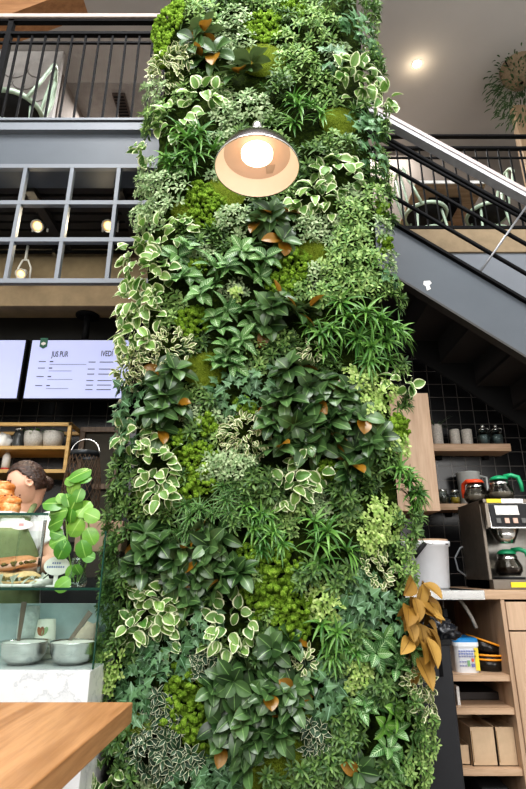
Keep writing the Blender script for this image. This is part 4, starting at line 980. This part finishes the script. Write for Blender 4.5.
fingers((-.09, -.346, 1.153), (-1, -.2, -.25), (0, -.5, .8), (0, -.8, -.4)); fingers((-.015, -.387, 1.158), (1, -.3, -.25), (0, -.5, .8), (0, -.8, -.4))
# head: z up, face towards -y in its own frame
bm = bmesh.new(); bmesh.ops.create_uvsphere(bm, u_segments=40, v_segments=30, radius=1)
HV = []
for v in bm.verts:
    x, y, z = v.co; X, Y, Z = x*.074, y*.094, z*.112
    if Z < -.01: k = min(1, (-Z-.01)/.1); X *= 1-.34*k; Y = Y*(1-.18*k)-.012*k
    if y < 0:
        fx = abs(X)
        Y -= .017*math.exp(-(X/.014)**2-((Z+.014)/.02)**2)
        Y -= .008*math.exp(-(X/.008)**2-((Z-.012)/.03)**2)
        Y += .010*math.exp(-((fx-.03)/.014)**2-((Z-.014)/.012)**2)
        Y -= .007*math.exp(-(X/.02)**2-((Z+.05)/.006)**2); Y -= .006*math.exp(-(X/.019)**2-((Z+.062)/.007)**2)
        Y += .006*math.exp(-(X/.024)**2-((Z+.0555)/.003)**2)
        Y -= .008*math.exp(-(X/.02)**2-((Z+.092)/.014)**2)
    HV.append(Vector((X, Y, Z)))
HF = [tuple(v.index for v in f.verts) for f in bm.faces]; bm.free()
hd = Vector((UX(27, 483, PYY-.06)-pc_.x, -.07, UZ(483, PYY-.06)))
HM = Matrix.Translation(hd) @ Matrix.Rotation(math.radians(-66), 4, 'Z') @ Matrix.Rotation(math.radians(24), 4, 'X')
body.add([HM @ p for p in HV], HF)
for s_ in (-1, 1):
    body.tube([HM @ Vector((s_*(.074+.006*math.sin(a)*0), .012+.017*math.cos(a), -.004+.029*math.sin(a))) for a in [2*PI*k/16 for k in range(16)]], .007, 8, True)
    body.lathe([(0, 0), (.016, .002), (.012, .006)], HM @ Vector((s_*.069, .012, -.004)), 10)
body.tube([Vector((-.005, -.02, 1.46)), (HM @ Vector((0, .055, -.05)))*.5+Vector((-.005, -.02, 1.46))*.5+Vector((.012, .014, 0)), HM @ Vector((0, .05, -.035))], [.054, .047, .05], 18)
bo = soft(body, 'body', skin_m, per, .0045)
for s_ in (-1, 1):
    e = MB().lathe([(0, -.011), (.008, -.008), (.011, 0), (.008, .008), (0, .011)], seg=14, M=(HM.to_3x3())); e = e.build('eye', white_cer, per, True); e.location = HM @ Vector((s_*.03, -.067, .014))
    e2 = MB().lathe([(0, -.012), (.005, -.0105), (0, -.009)], seg=12, M=(HM.to_3x3() @ Matrix.Rotation(-PI/2, 3, 'X'))).build('iris', plain('iris_brown', '#2a1a12', .2), e, True)
    MB().tube([HM @ Vector((s_*x_, -.082+abs(x_-.03)*.25, .034+z_)) for x_, z_ in ((.014, 0), (.03, .004), (.046, -.002))], [.002, .003, .0015], 6).build('eyebrow', hair_m, per, True)
MB().tube([HM @ Vector((x_, -.094+abs(x_)*.35, -.056)) for x_ in (-.024, -.012, 0, .012, .024)], [.002, .004, .0045, .004, .002], 8).build('lips', plain('lips', '#b5655c', .4), per, True)
# hair cap, pulled back into a bun
m = MB(); hv = []
bm = bmesh.new(); bmesh.ops.create_uvsphere(bm, u_segments=110, v_segments=90, radius=1)
keep = {}
for v in bm.verts:
    x, y, z = v.co; p = Vector((x*.083, y*.105+.004, z*.121+.004))
    hairline = (-.2 + (.85 if y < -.35 else (.85*(.25-y)/.6 if y < .25 else 0))) if True else 0
    if y > .25: hairline = -.55
    p += Vector((x, y, z))*(.004*noise.noise(Vector((x*3, y*9, z*9))))
    if z > hairline - .02: keep[v.index] = len(hv); hv.append(HM @ p)
fs = [tuple(keep[v.index] for v in f.verts) for f in bm.faces if all(v.index in keep for v in f.verts)]; bm.free()
hair = m.add(hv, fs).build('hair', hair_m, per, True, fix=False)
so = hair.modifiers.new('thick', 'SOLIDIFY'); so.thickness = .012; so.offset = -1
bun_c = Vector((UX(46, 484, PYY)-pc_.x, -.0, UZ(484, PYY))); m = MB()
for k in range(7):
    m.tube([bun_c+Vector((.030*math.cos(a)*math.cos(k*.45), .03*math.sin(a), .030*math.cos(a)*math.sin(k*.45))) for a in [2*PI*j/18 for j in range(18)]], .014, 8, True)
m.tube([HM @ Vector((0, .085, -.02)), bun_c], [.035, .024], 10)
m.build('hair_bun', hair_m, hair, True)
# tee: torso + sleeves grown a little larger than the body
tb_ = MB(); T2 = {'rs': ((.15, -.005, SH-.03), .07), 'rsl': ((.205, -.05, 1.285), .068), 'ls': ((-.17, -.01, SH-.03), .07), 'lsl': ((-.215, -.07, 1.285), .068)}
for a_, b_ in (('rs', 'rsl'), ('ls', 'lsl')):
    tb_.tube([T2[a_][0], T2[b_][0]], [T2[a_][1], T2[b_][1]], 20)
limbs(tb_, [], {k: T2[k] for k in ('rs', 'ls')})
rings(tb_, [(.80, .165, .125, 0, 0), (.93, .17, .125, 0, 0), (1.06, .145, .115, 0, 0), (1.2, .16, .12, 0, -.01), (1.32, .178, .12, -.005, -.01), (1.40, .17, .09, -.01, -.01), (1.45, .085, .07, -.012, -.018), (1.468, .07, .06, -.012, -.02)])
soft(tb_, 'tee_shirt', tee, per, .006, 5)
tr_ = MB(); T3 = {'rh': ((.09, 0, .84), .10), 'rn': ((.095, -.01, .48), .075), 'ra': ((.1, .02, .1), .058), 'lh': ((-.09, 0, .84), .10), 'ln': ((-.095, -.01, .48), .075), 'la': ((-.1, .02, .1), .058)}
limbs(tr_, [('rh', 'rn'), ('rn', 'ra'), ('lh', 'ln'), ('ln', 'la')], T3); rings(tr_, [(.78, .16, .12, 0, 0), (.93, .165, .12, 0, 0)]); soft(tr_, 'trousers', trou, per, .008, 4)
vs, uvs = [], []; NJ, NI = 22, 20
for j in range(NJ+1):
    z = .55+(1.375-.55)*j/NJ; half = (78 if z < 1.16 else 78-(z-1.16)/.215*44)
    for i in range(NI+1):
        a = math.radians(-90-half+2*half*i/NI); rx, ry = (.185, .165) if z < 1.2 else (.185-.02*(z-1.2)/.2, .168-.03*(z-1.2)/.2)
        rx *= 1-.09*math.exp(-((z-1.08)/.1)**2); fold = .006*math.sin(a*14+z*9)*(1 if z < 1.1 else .4); vs.append(((rx+fold)*math.cos(a), (ry+fold)*math.sin(a)-.01, z))
fs = [(j*(NI+1)+i, j*(NI+1)+i+1, (j+1)*(NI+1)+i+1, (j+1)*(NI+1)+i) for j in range(NJ) for i in range(NI)]
ap = MB().add(vs, fs).build('apron', apron_m, per, True, fix=False); so = ap.modifiers.new('thick', 'SOLIDIFY'); so.thickness = .004
for s_ in (-1, 1): MB().tube([(s_*.085, -.145, 1.37), (s_*.085, -.11, 1.45), (s_*.075, -.04, 1.505), (s_*.05, .05, 1.50)], [.014, .015, .015, .014], 8).build('neck_strap', apron_m, ap, True)
# ------------------------------------------------------------------ the plant wall
_bm = bmesh.new(); bmesh.ops.create_icosphere(_bm, subdivisions=2, radius=1); ICO = [v.co.copy() for v in _bm.verts]; ICF = [tuple(v.index for v in f.verts) for f in _bm.faces]; _bm.free()
moss_m = mossmat('cushion_moss', '#4c6a1c', '#86ac3a', '#bcd268', 110); sheet_m = leafmat('sheet_moss_blade', '#6a7d24', '#a8b84e', rough=.8, spec=.1)
sheet_b = mossmat('sheet_moss_base', '#3c4a14', '#76882a', '#9aaa44', 90)
UPV = Vector((0, 0, 1))
def rv(r, k=1.0): return Vector((r.uniform(-k, k), r.uniform(-k, k), r.uniform(-k, k)))
def cover(mb, r, o, R, L, W, shape, dens, h, N, M, curl=.5, fold=.15, hang=.0, outd=.35, ivy=False, rad_=.6):
    ex = o.cross(UPV).normalized()
    n = max(5, int(PI*R*R/(L*W)*dens))
    for _ in range(n):
        q = R*math.sqrt(r.random()); w = r.uniform(0, 2*PI); a, b = q*math.cos(w), q*math.sin(w)
        radial = ex*math.cos(w)+UPV*math.sin(w)
        p = ex*a+UPV*b+o*(h*(1-(q/R)**2)*r.uniform(.5, 1.05)+.015)
        d = radial*rad_+rv(r, .75)+o*outd-UPV*hang
        nn = o*1.0+UPV*.5+rv(r, .45); l = L*r.uniform(.7, 1.2)
        if ivy: ivy_leaf(mb, p, d-o*d.dot(o)*.6, nn, l, r.random())
        else: leaf(mb, p, d, nn, l, W*r.uniform(.8, 1.15), shape, curl*r.uniform(.4, 1.4), fold, r.random(), N, M)
def whorls(mb, r, o, R, rad, nl, L, W, shape, h, N, M, phi=(25, 80), curl=.7, fold=.15, grav=0., dens=1.0, upb=.25, tilt=.35):
    ex = o.cross(UPV).normalized(); n = max(1, int(round((R/rad)**2*dens)))
    for k in range(n):
        q = (R-rad*.5)*math.sqrt((k+.3*r.random())/n) if n > 1 else 0; w = k*2.39996+r.uniform(-.4, .4)
        c = ex*(q*math.cos(w))+UPV*(q*math.sin(w))+o*(h*(1-(q/R)**2)*r.uniform(.4, 1)+.005)
        ax = (o+UPV*upb+rv(r, tilt)+(ex*math.cos(w)+UPV*math.sin(w))*.35*(q/R)).normalized(); s1 = ax.orthogonal().normalized(); s2 = ax.cross(s1)
        for j in range(nl):
            f = math.radians(phi[0]+(phi[1]-phi[0])*((j+.5)/nl)**.7+r.uniform(-8, 8)); t = j*2.39996+r.uniform(-.3, .3)
            d = ax*math.cos(f)+(s1*math.cos(t)+s2*math.sin(t))*math.sin(f)
            leaf(mb, c+d*.006, d, ax+UPV*.1, L*r.uniform(.75, 1.15)*(.65+.35*(j+1)/nl), W*r.uniform(.8, 1.15), shape, curl*r.uniform(.5, 1.3), fold, r.random(), N, M, grav)
def make_plant(kind, mb, r, o, R):
    if kind == 'P': cover(mb, r, o, R, .07, .054, 'ovate', 3.0, .10, 7, 7, .7, .16, .12)
    elif kind == 'E': cover(mb, r, o, R, .046, .021, 'ellip', 2.8, .08, 4, 5, .7, .25, .05)
    elif kind == 'D': whorls(mb, r, o, R, .045, 9, .062, .025, 'ovate', .07, 5, 7, (30, 85), .6, .2, 0, 1.3)
    elif kind == 'R': whorls(mb, r, o, R, .07, 9, .128, .066, 'ellip', .10, 7, 5, (22, 88), .6, .13, .2, .8, .55, .8)
    elif kind == 'O': cover(mb, r, o, R, .135, .085, 'ovate', 4.0, .08, 7, 5, .35, .2, .9, .2, rad_=.3)
    elif kind == 'G': whorls(mb, r, o, R, R*.5, 17, R*.85, .0165, 'strap', .08, 7, 3, (8, 85), .5, .22, .9, 1.2, .6, .5)
    elif kind == 'GG': whorls(mb, r, o, R, max(.08, R*.75), 44, max(.13, R*1.15), .018, 'strap', .05, 7, 3, (8, 82), .6, .22, 1.0, 1., .6, .3)
    elif kind == 'T': whorls(mb, r, o, R, .055, 30, .095, .0095, 'strap', .06, 5, 3, (8, 80), .6, .25, .5, 1., .5)
    elif kind == 'B': whorls(mb, r, o, R, .026, 9, .036, .0125, 'ellip', .09, 3, 3, (20, 85), .5, .2, 0, 1.5)
    elif kind == 'K': whorls(mb, r, o, R, .036, 14, .054, .0125, 'ellip', .09, 4, 3, (15, 80), .5, .2, .15, 1.5, .45)
    elif kind == 'F': whorls(mb, r, o, R, .024, 9, .031, .0125, 'ellip', .09, 3, 3, (20, 85), .5, .2, 0, 1.5)
    elif kind == 'U': whorls(mb, r, o, R, .024, 9, .026, .016, 'round', .09, 3, 3, (25, 85), .4, .1, 0, 1.5)
    elif kind in 'ZY': whorls(mb, r, o, R, .075, 7, .105, .048, 'ovate', .08, 8, 7, (30, 80), .6, .14, .15, 1.15, .5, .8)
    elif kind == 'I': cover(mb, r, o, R, .054, .045, 'ivy', 2.9, .08, 3, 3, .4, .1, .35, .1, True)
PH = -PI
def moss(mb, r, o, R):
    ex = o.cross(UPV).normalized(); n = int(95*(R/.09)**2)+14
    for _ in range(n):
        q = R*math.sqrt(r.random()); w = r.uniform(0, 2*PI); s = r.uniform(.007, .016)
        c = ex*(q*math.cos(w))+UPV*(q*math.sin(w))+o*(.06*(1-(q/R)**2)*r.uniform(.2, 1.1)*(.6+.4*math.sin(w*3+q*60))+.012); sd = rv(r, 40)
        mb.add([c+v*s*(1+.55*noise.noise(v*2.6+sd)+.25*noise.noise(v*7+sd)) for v in ICO], ICF)
def sheet(mb, r, o, R):
    ex = o.cross(UPV).normalized()
    for _ in range(int(2600*(R/.1)**2)):
        q = R*math.sqrt(r.random()); w = r.uniform(0, 2*PI)
        leaf(mb, ex*(q*math.cos(w))+UPV*(q*math.sin(w))*.9+o*(.022*(1-(q/R)**2)+.008), o*.7+rv(r, .8)+UPV*.2, o, r.uniform(.010, .02), .0035, 'strap', .4, 0, r.random(), 1, 2)
INFO = {  # kind: (object name, look, category, group)
 'P': ('variegated_pothos', 'cream-edged round-leaved pothos', 'plant', 'cream-edged pothos on the plant wall'),
 'E': ('variegated_euonymus', 'small-leaved cream euonymus', 'plant', 'cream euonymus on the plant wall'),
 'D': ('variegated_pittosporum', 'dark starry foliage with thin cream margins', 'plant', 'cream-margined dark plants on the plant wall'),
 'R': ('rubber_plant', 'glossy dark-leaved rubber plant', 'plant', 'rubber plants on the plant wall'),
 'O': ('magnolia_spray', 'ochre-brown magnolia leaves', 'plant', 'ochre leaves on the plant wall'),
 'G': ('strap_grass', 'deep green strappy grass', 'plant', 'strappy grasses on the plant wall'),
 'T': ('spider_plant', 'thin-bladed pale-edged tuft', 'plant', 'spider plants on the plant wall'),
 'B': ('boxwood', 'fine-leaved mid-green boxwood', 'plant', 'boxwood tufts on the plant wall'),
 'K': ('podocarpus', 'narrow-leaved dark green tuft', 'plant', 'narrow-leaved tufts on the plant wall'),
 'F': ('fine_leaved_fern', 'pale frosted fine foliage', 'plant', 'pale fine foliage on the plant wall'),
 'U': ('sedum', 'lime-green beady sedum', 'plant', 'sedums on the plant wall'),
 'Z': ('zebra_plant', 'white-veined zebra-leaf plant', 'plant', 'zebra-leaf plants on the plant wall'),
 'Y': ('bright_zebra_plant', 'bright yellow-green veined plant', 'plant', 'zebra-leaf plants on the plant wall'),
 'I': ('ivy_plant', 'star-leaved bluish ivy', 'plant', 'ivies on the plant wall'),
 'M': ('cushion_moss', 'bumpy bright cushion moss', 'moss', 'cushion mosses on the plant wall'),
 'S': ('sheet_moss', 'flat yellow-green moss patch', 'moss', 'flat moss patches on the plant wall'),
}
PLANTS = '''
M 168 18 24|M 150 55 14|M 160 38 12|B 200 14 24|M 265 22 22|M 293 6 14|B 316 26 27|K 338 4 18|K 362 10 15|I 358 34 24|R 200 48 27|R 243 78 25|R 216 58 16|S 262 56 24|E 172 68 25|F 150 92 18|P 206 100 20|P 178 122 20|P 144 149 14
G 190 146 36|G 176 168 22|B 297 66 28|K 278 90 18|G 301 116 30|P 354 80 28|P 377 98 20|F 250 108 24|F 225 116 16|S 340 118 20|I 365 130 20|I 372 158 18|K 318 158 22|P 338 172 22|F 168 188 28|F 140 184 18|S 224 190 22|K 345 150 14|K 385 135 12|I 330 60 14|F 235 20 18|B 140 120 16
F 157 214 24|F 136 216 18|M 205 206 24|M 200 190 14|F 234 220 22|R 262 224 20|P 134 256 24|P 157 234 18|P 133 300 26|P 124 326 20|P 160 272 18|P 152 308 20|P 178 232 12|Z 180 256 20|Z 182 282 20|Z 216 272 24|Z 219 318 24|Z 244 254 20|Z 252 280 20|Z 251 312 24|Z 205 298 20|M 193 320 18|M 197 264 10|R 274 220 24|R 282 243 18
P 322 200 22|P 300 206 14|F 308 228 18|B 352 214 22|B 372 198 18|B 352 240 24|B 338 262 22|B 366 264 24|B 340 286 24|B 368 286 20|F 376 228 16|M 293 262 20|M 281 284 16|M 387 240 10|M 384 206 10|S 314 250 16|Z 266 262 16|R 274 312 26|R 300 316 22|G 352 322 40|G 384 332 28|I 390 272 12|B 322 296 14|U 236 296 8|K 392 300 14|S 182 208 12
P 140 340 20|E 127 368 22|E 170 350 24|E 144 358 20|R 166 378 28|R 166 412 28|S 204 368 22|I 122 408 22|I 114 438 20|I 134 386 16|P 143 442 20|P 158 466 22|P 134 432 14|P 160 494 20|M 178 446 18|M 198 460 20|M 203 478 16|M 186 490 14|M 206 422 12|K 114 470 22|K 108 494 18|K 128 490 16|Z 234 350 26|Z 222 364 18|I 234 390 24|M 244 407 12|E 244 434 24|F 236 466 24|F 214 466 18|K 248 488 22|P 108 350 10
G 322 338 28|G 368 350 30|R 290 374 24|R 312 388 26|R 338 396 26|R 276 408 26|R 300 428 28|R 334 424 28|R 356 430 24|R 370 444 20|R 282 450 24|R 324 446 24|U 360 380 20|U 370 408 22|U 382 392 16|P 404 380 16|M 399 424 14|P 306 468 20|P 290 488 18|M 328 470 12|G 402 482 28|G 418 494 22|R 348 474 20|K 264 484 24|U 394 446 18|K 386 462 18|I 266 378 16|E 312 352 10|K 345 500 18
K 116 520 24|K 110 548 20|K 112 574 22|K 116 600 24|K 122 622 20|T 195 518 28|T 230 500 24|G 254 518 22|Z 123 548 14|R 153 553 30|R 140 566 20|R 176 560 26|R 212 546 30|R 226 578 24|R 204 562 24|R 188 584 26|P 156 608 26|P 140 627 18|P 166 628 20|P 229 627 26|I 196 624 24|M 250 558 16|M 254 600 18|R 240 572 16|K 236 524 16
G 322 544 38|G 266 538 24|U 382 520 26|U 372 540 18|K 406 522 24|M 281 562 22|M 276 586 20|M 294 604 22|M 290 628 20|E 376 572 18|U 328 602 24|I 373 600 24|I 350 610 22|I 362 580 16|I 392 614 18|K 342 578 20|B 402 572 22|O 413 592 20|O 415 616 24|O 416 644 22|R 278 646 24|G 330 640 28|Z 378 650 22|Z 398 652 22|K 302 578 14|K 312 572 14|B 400 546 14|K 356 634 14
U 110 664 24|U 107 688 20|K 104 648 20|K 100 712 18|I 158 648 22|I 180 656 20|I 142 686 24|I 135 702 18|D 200 662 18|D 162 706 20|D 142 746 22|D 160 764 22|D 186 756 20|D 168 728 18|M 186 678 18|M 178 700 18|M 172 720 16|M 194 722 18|M 200 738 16|R 216 688 24|R 238 678 26|R 226 722 28|R 246 716 26|R 248 748 26|R 256 692 22|S 136 728 18|P 102 766 24|P 92 786 18|I 190 778 22|I 214 774 20|I 232 766 20|K 122 744 20|K 128 776 18
R 270 690 28|R 284 712 26|R 298 686 24|R 266 740 24|I 322 682 22|I 328 704 20|E 304 660 14|U 356 672 20|K 380 688 22|K 348 718 24|K 346 742 20|K 336 662 16|Z 394 668 20|Z 364 708 20|Y 386 722 22|Z 388 746 26|Z 408 734 22|E 416 682 20|E 420 706 16|D 316 736 20|S 284 762 26|S 312 716 14|K 326 768 24|K 304 776 20|K 342 760 18|B 422 746 20|B 414 772 22|B 424 724 16|R 358 770 18|K 386 776 22|G 356 652 18|S 250 778 16|K 270 782 14|K 405 700 16
'''
rows = [(t[0], float(t[1]), float(t[2]), float(t[3])) for ln in PLANTS.strip().splitlines() for t in (e.split() for e in ln.split('|'))]
# fill what the list leaves bare with small tufts
def col_edges(py): return 153-(py/789)*66, 385+(py/789)*44
rf = random.Random(77); cov = rows[:]
yy = 0
while yy < 789:
    l, r_ = col_edges(yy); xx = l+3
    while xx < r_-3:
        if not any((xx-a)**2+(yy-b)**2 < (c*.97)**2 for _, a, b, c in cov):
            e = (rf.choice('KBKBF'), xx, yy, 16.0); cov.append(e)
        xx += 6
    yy += 6
LEFT = [(34, 'beside the balcony handrail'), (78, 'beside the balcony balusters'), (122, 'near the balcony railing foot'), (168, 'beside the grey balcony beam'), (206, 'beside the top window-grid panes'), (243, 'beside the middle window-grid panes'), (284, 'beside the lowest window-grid panes'), (314, 'beside the concrete beam'), (342, 'just above the menu screens'), (372, 'beside the menu heading'), (402, 'beside the menu price lines'), (448, 'level with the herb pots'), (486, 'level with the hair bun'), (522, 'level with the glass top'), (560, 'level with the green apron bib'), (594, 'level with the pita sandwiches'), (636, 'level with the paper cups'), (671, 'level with the steel bowls'), (702, 'level with the marble edge'), (738, 'level with the oak tabletop'), (800, 'below tabletop level')]
MID = [(40, 'at the top'), (90, 'well above the dome lamp'), (136, 'just above the dome lamp'), (196, 'level with the dome lamp'), (240, 'just below the dome lamp'), (285, 'second band below the dome lamp'), (340, 'a third of the way down'), (400, 'level with the menu screens'), (450, 'at mid height'), (505, 'level with the pastries'), (560, 'level with the white bucket'), (610, 'level with the upper ochre leaves'), (660, 'level with the lower ochre leaves'), (710, 'level with the marble edge'), (750, 'near the foot'), (800, 'at the very foot')]
RIGHT = [(40, 'above the ceiling downlight'), (90, 'level with the ceiling downlight'), (136, 'beside the top of the handrail'), (180, 'beside the sloping bars'), (225, 'level with the mezzanine chairs'), (275, 'beside the top of the stair stringer'), (320, 'beside the upper dark steps'), (392, 'beside the lower dark steps'), (430, 'beside the oak cabinet door top'), (470, 'level with the grey pots'), (510, 'beside the oak cabinet door foot'), (545, 'level with the coffee machine'), (592, 'beside the white bucket'), (635, 'just under the counter edge'), (680, 'level with the blue-lidded tub'), (725, 'beside the black bin'), (800, 'beside the black bin foot')]
def level(px, py, fx):
    tab = LEFT if fx < .33 else (RIGHT if fx > .70 else MID)
    return next(s for y, s in tab if py < y)
ZONE = [(.10, 'on counter-side edge'), (.33, 'counter side'), (.67, 'mid wall'), (.90, 'stair side'), (9, 'on stair-side edge')]
cand = []
for i, (k, px, py, rr) in enumerate(cov):
    l, r_ = col_edges(py); fx = (px-l)/(r_-l); z = next(s for a, s in ZONE if fx < a)
    look = INFO[k][1]; size = 'small ' if rr <= 14 and not look.startswith('small') else ('large ' if rr >= 28 else '')
    cand.append([size+look, z, level(px, py, fx)])
nears = []
for i, (k, px, py, rr) in enumerate(cov):
    near = sorted(((px-b[1])**2+(py-b[2])**2, j) for j, b in enumerate(cov) if j != i and b[0] != k)[:10]; nears.append([j for _, j in near])
def rel(i, j):
    dx, dy = cov[i][1]-cov[j][1], cov[i][2]-cov[j][2]
    w = ('below' if dy > 0 else 'above') if abs(dy) > abs(dx) else ('stair-side of' if dx > 0 else 'counter-side of')
    return w
NOUN = {'P': 'pothos', 'E': 'cream euonymus', 'D': 'starry foliage', 'R': 'rubber leaves', 'O': 'ochre leaves', 'G': 'strappy grass', 'T': 'pale-edged tuft', 'B': 'boxwood', 'K': 'narrow-leaved tuft', 'F': 'frosted foliage', 'U': 'sedum', 'Z': 'zebra leaves', 'Y': 'bright veined leaves', 'I': 'ivy', 'M': 'cushion moss', 'S': 'flat moss'}
used = {}
labels = [None]*len(cov)
from collections import defaultdict
grp = defaultdict(list)
for i, c in enumerate(cand): grp[tuple(c)].append(i)
for key, ids in grp.items():
    base = f'{key[0]} {key[1]}, {key[2]}'
    if len(ids) == 1: labels[ids[0]] = base; continue
    ids.sort(key=lambda i: (cov[i][2], cov[i][1])); seen = set()
    for i in ids:
        for j in nears[i][:5]:
            s = f'{rel(i, j)} {NOUN[cov[j][0]]}'
            if s not in seen: break
        else:
            ys = sorted(ids, key=lambda q: cov[q][1]); s = ('first', 'second', 'third', 'fourth', 'fifth', 'sixth', 'seventh')[ys.index(i)]+' from left'
        seen.add(s); labels[i] = f'{base}, {s}' if len(f'{base}, {s}'.split()) <= 16 else f'{key[0]} {key[2]}, {s}'
for i, (k, px, py, rr) in enumerate(cov):
    r = random.Random(1000+i); c = U(px, py, 2.455); R_ = rr*PXM(py, 2.455); SC = PXM(py, 2.455)/.0049
    x = max(-.655, min(.675, c.x)); kx = max(0, (abs(x)-.46)/.2)*(1 if x > 0 else -1)
    o = Vector((kx*.9, -1, -.05)).normalized(); loc = Vector((x, 2.49 if abs(x) < .6 else 2.49+.25*(abs(x)-.6), c.z))
    nm, look, cat, gp = INFO[k]; mb = MB()
    if k == 'M': moss(mb, r, o, R_); ob = mb.build(nm, moss_m, None, True, fix=False)
    elif k == 'S':
        sheet(mb, r, o, R_); ob = mb.build(nm, sheet_m)
    else:
        make_plant(k, mb, r, o, R_/SC); mb.v = [(a*SC, min(b*SC+(.05 if i >= len(rows) else 0), (PY-.012-loc.y) if abs(a*SC+loc.x) < .64 else 9), c_*SC) for a, b, c_ in mb.v]; ob = mb.build(nm, LM[k], None, True)
    ob.location = loc; tag(ob, labels[i], cat, gp)
    if k == 'S':
        ex = o.cross(UPV).normalized(); n = 24
        vs = [o*.024]+[ex*(R_*f*math.cos(2*PI*q/n))+UPV*(R_*.9*f*math.sin(2*PI*q/n))+o*(.024*(1-f*f)+.004*(f < 1)) for f in (.5, 1) for q in range(n)]
        fs = [(0, 1+q, 1+(q+1) % n) for q in range(n)]+[(1+q, 1+n+q, 1+n+(q+1) % n, 1+(q+1) % n) for q in range(n)]
        MB().add(vs, fs).build('moss_base', sheet_b, ob, True)
WORLD, E_WIN, E_SKY, E_CNT, EXPO = .5, 235, 420, 6, .27
# ------------------------------------------------------------------ light
w = bpy.data.worlds.new('world'); bpy.context.scene.world = w; w.use_nodes = True
nt = w.node_tree; bg = nt.nodes['Background']
tc = nt.nodes.new('ShaderNodeTexCoord'); sx_ = nt.nodes.new('ShaderNodeSeparateXYZ'); nt.links.new(tc.outputs['Generated'], sx_.inputs[0])
rp = nt.nodes.new('ShaderNodeValToRGB'); nt.links.new(sx_.outputs[2], rp.inputs[0])
rp.color_ramp.elements[0].position = 0.0; rp.color_ramp.elements[0].color = (.42, .41, .39, 1); rp.color_ramp.elements[1].position = .35; rp.color_ramp.elements[1].color = (1.0, 1.0, 1.0, 1)
nt.links.new(rp.outputs[0], bg.inputs[0]); bg.inputs[1].default_value = WORLD
def area(name, loc, tgt, sx, sy, e, col=(1, 1, 1)):
    li = bpy.data.lights.new(name, 'AREA'); li.shape = 'RECTANGLE'; li.size = sx; li.size_y = sy; li.energy = e; li.color = col
    o = bpy.data.objects.new(name, li); C.objects.link(o); o.location = loc
    o.rotation_euler = (Vector(tgt)-Vector(loc)).to_track_quat('-Z', 'Y').to_euler(); return o
area('shopfront_window_and_fill_light', (-1.6, -3.6, 4.6), (0, 2.5, 2.6), 4.5, 4.0, E_WIN, (1, .985, .96))
area('skylight', (0, -.3, 7.6), (0, 2.4, 2.5), 5, 2.4, E_SKY, (1, 1, 1))
area('shopfront_window_and_fill_light', (3.0, -3.2, 2.6), (1.6, 3.6, 1.0), 2.2, 2.6, 90, (1, .98, .95))  # added fill from front right to brighten the coffee counter, no known window
def point(name, loc, e, col, r=.05):
    li = bpy.data.lights.new(name, 'POINT'); li.energy = e; li.color = col; li.shadow_soft_size = r
    o = bpy.data.objects.new(name, li); C.objects.link(o); o.location = loc
point('dome_lamp_light', lc+Vector((0, 0, .01)), .5, (1, .93, .86), .06)
point('downlight_light', (UX(417, 65, 4.36), 4.36, CEIL-.12), 1.5, (1, .8, .55))
area('counter_ceiling_light', (-1.9, 3.45, cz-.12), (-1.9, 3.6, 0), 1.8, .25, E_CNT, (1, .9, .76))
area('mezzanine_fill_light', (-1.4, 5.2, CEIL-.1), (-1.4, 5.0, 0), 1.6, .6, 42, (1, .97, .94))  # added fill that brightens the left upper floor, no lamp fixture there
area('mezzanine_fill_light', (1.2, 5.25, CEIL-.1), (1.2, 5.0, 0), 1.6, .5, 60, (1, .96, .92))  # another added fill, lifts the right mezzanine and its ceiling, not a real lamp
sc = bpy.context.scene
sc.view_settings.view_transform = 'Standard'; sc.view_settings.look = 'Medium High Contrast'; sc.view_settings.exposure = EXPO
sc.cycles.max_bounces = 7; sc.cycles.transparent_max_bounces = 12; sc.cycles.caustics_reflective = False; sc.cycles.caustics_refractive = False
sc.cycles.sample_clamp_indirect = 6
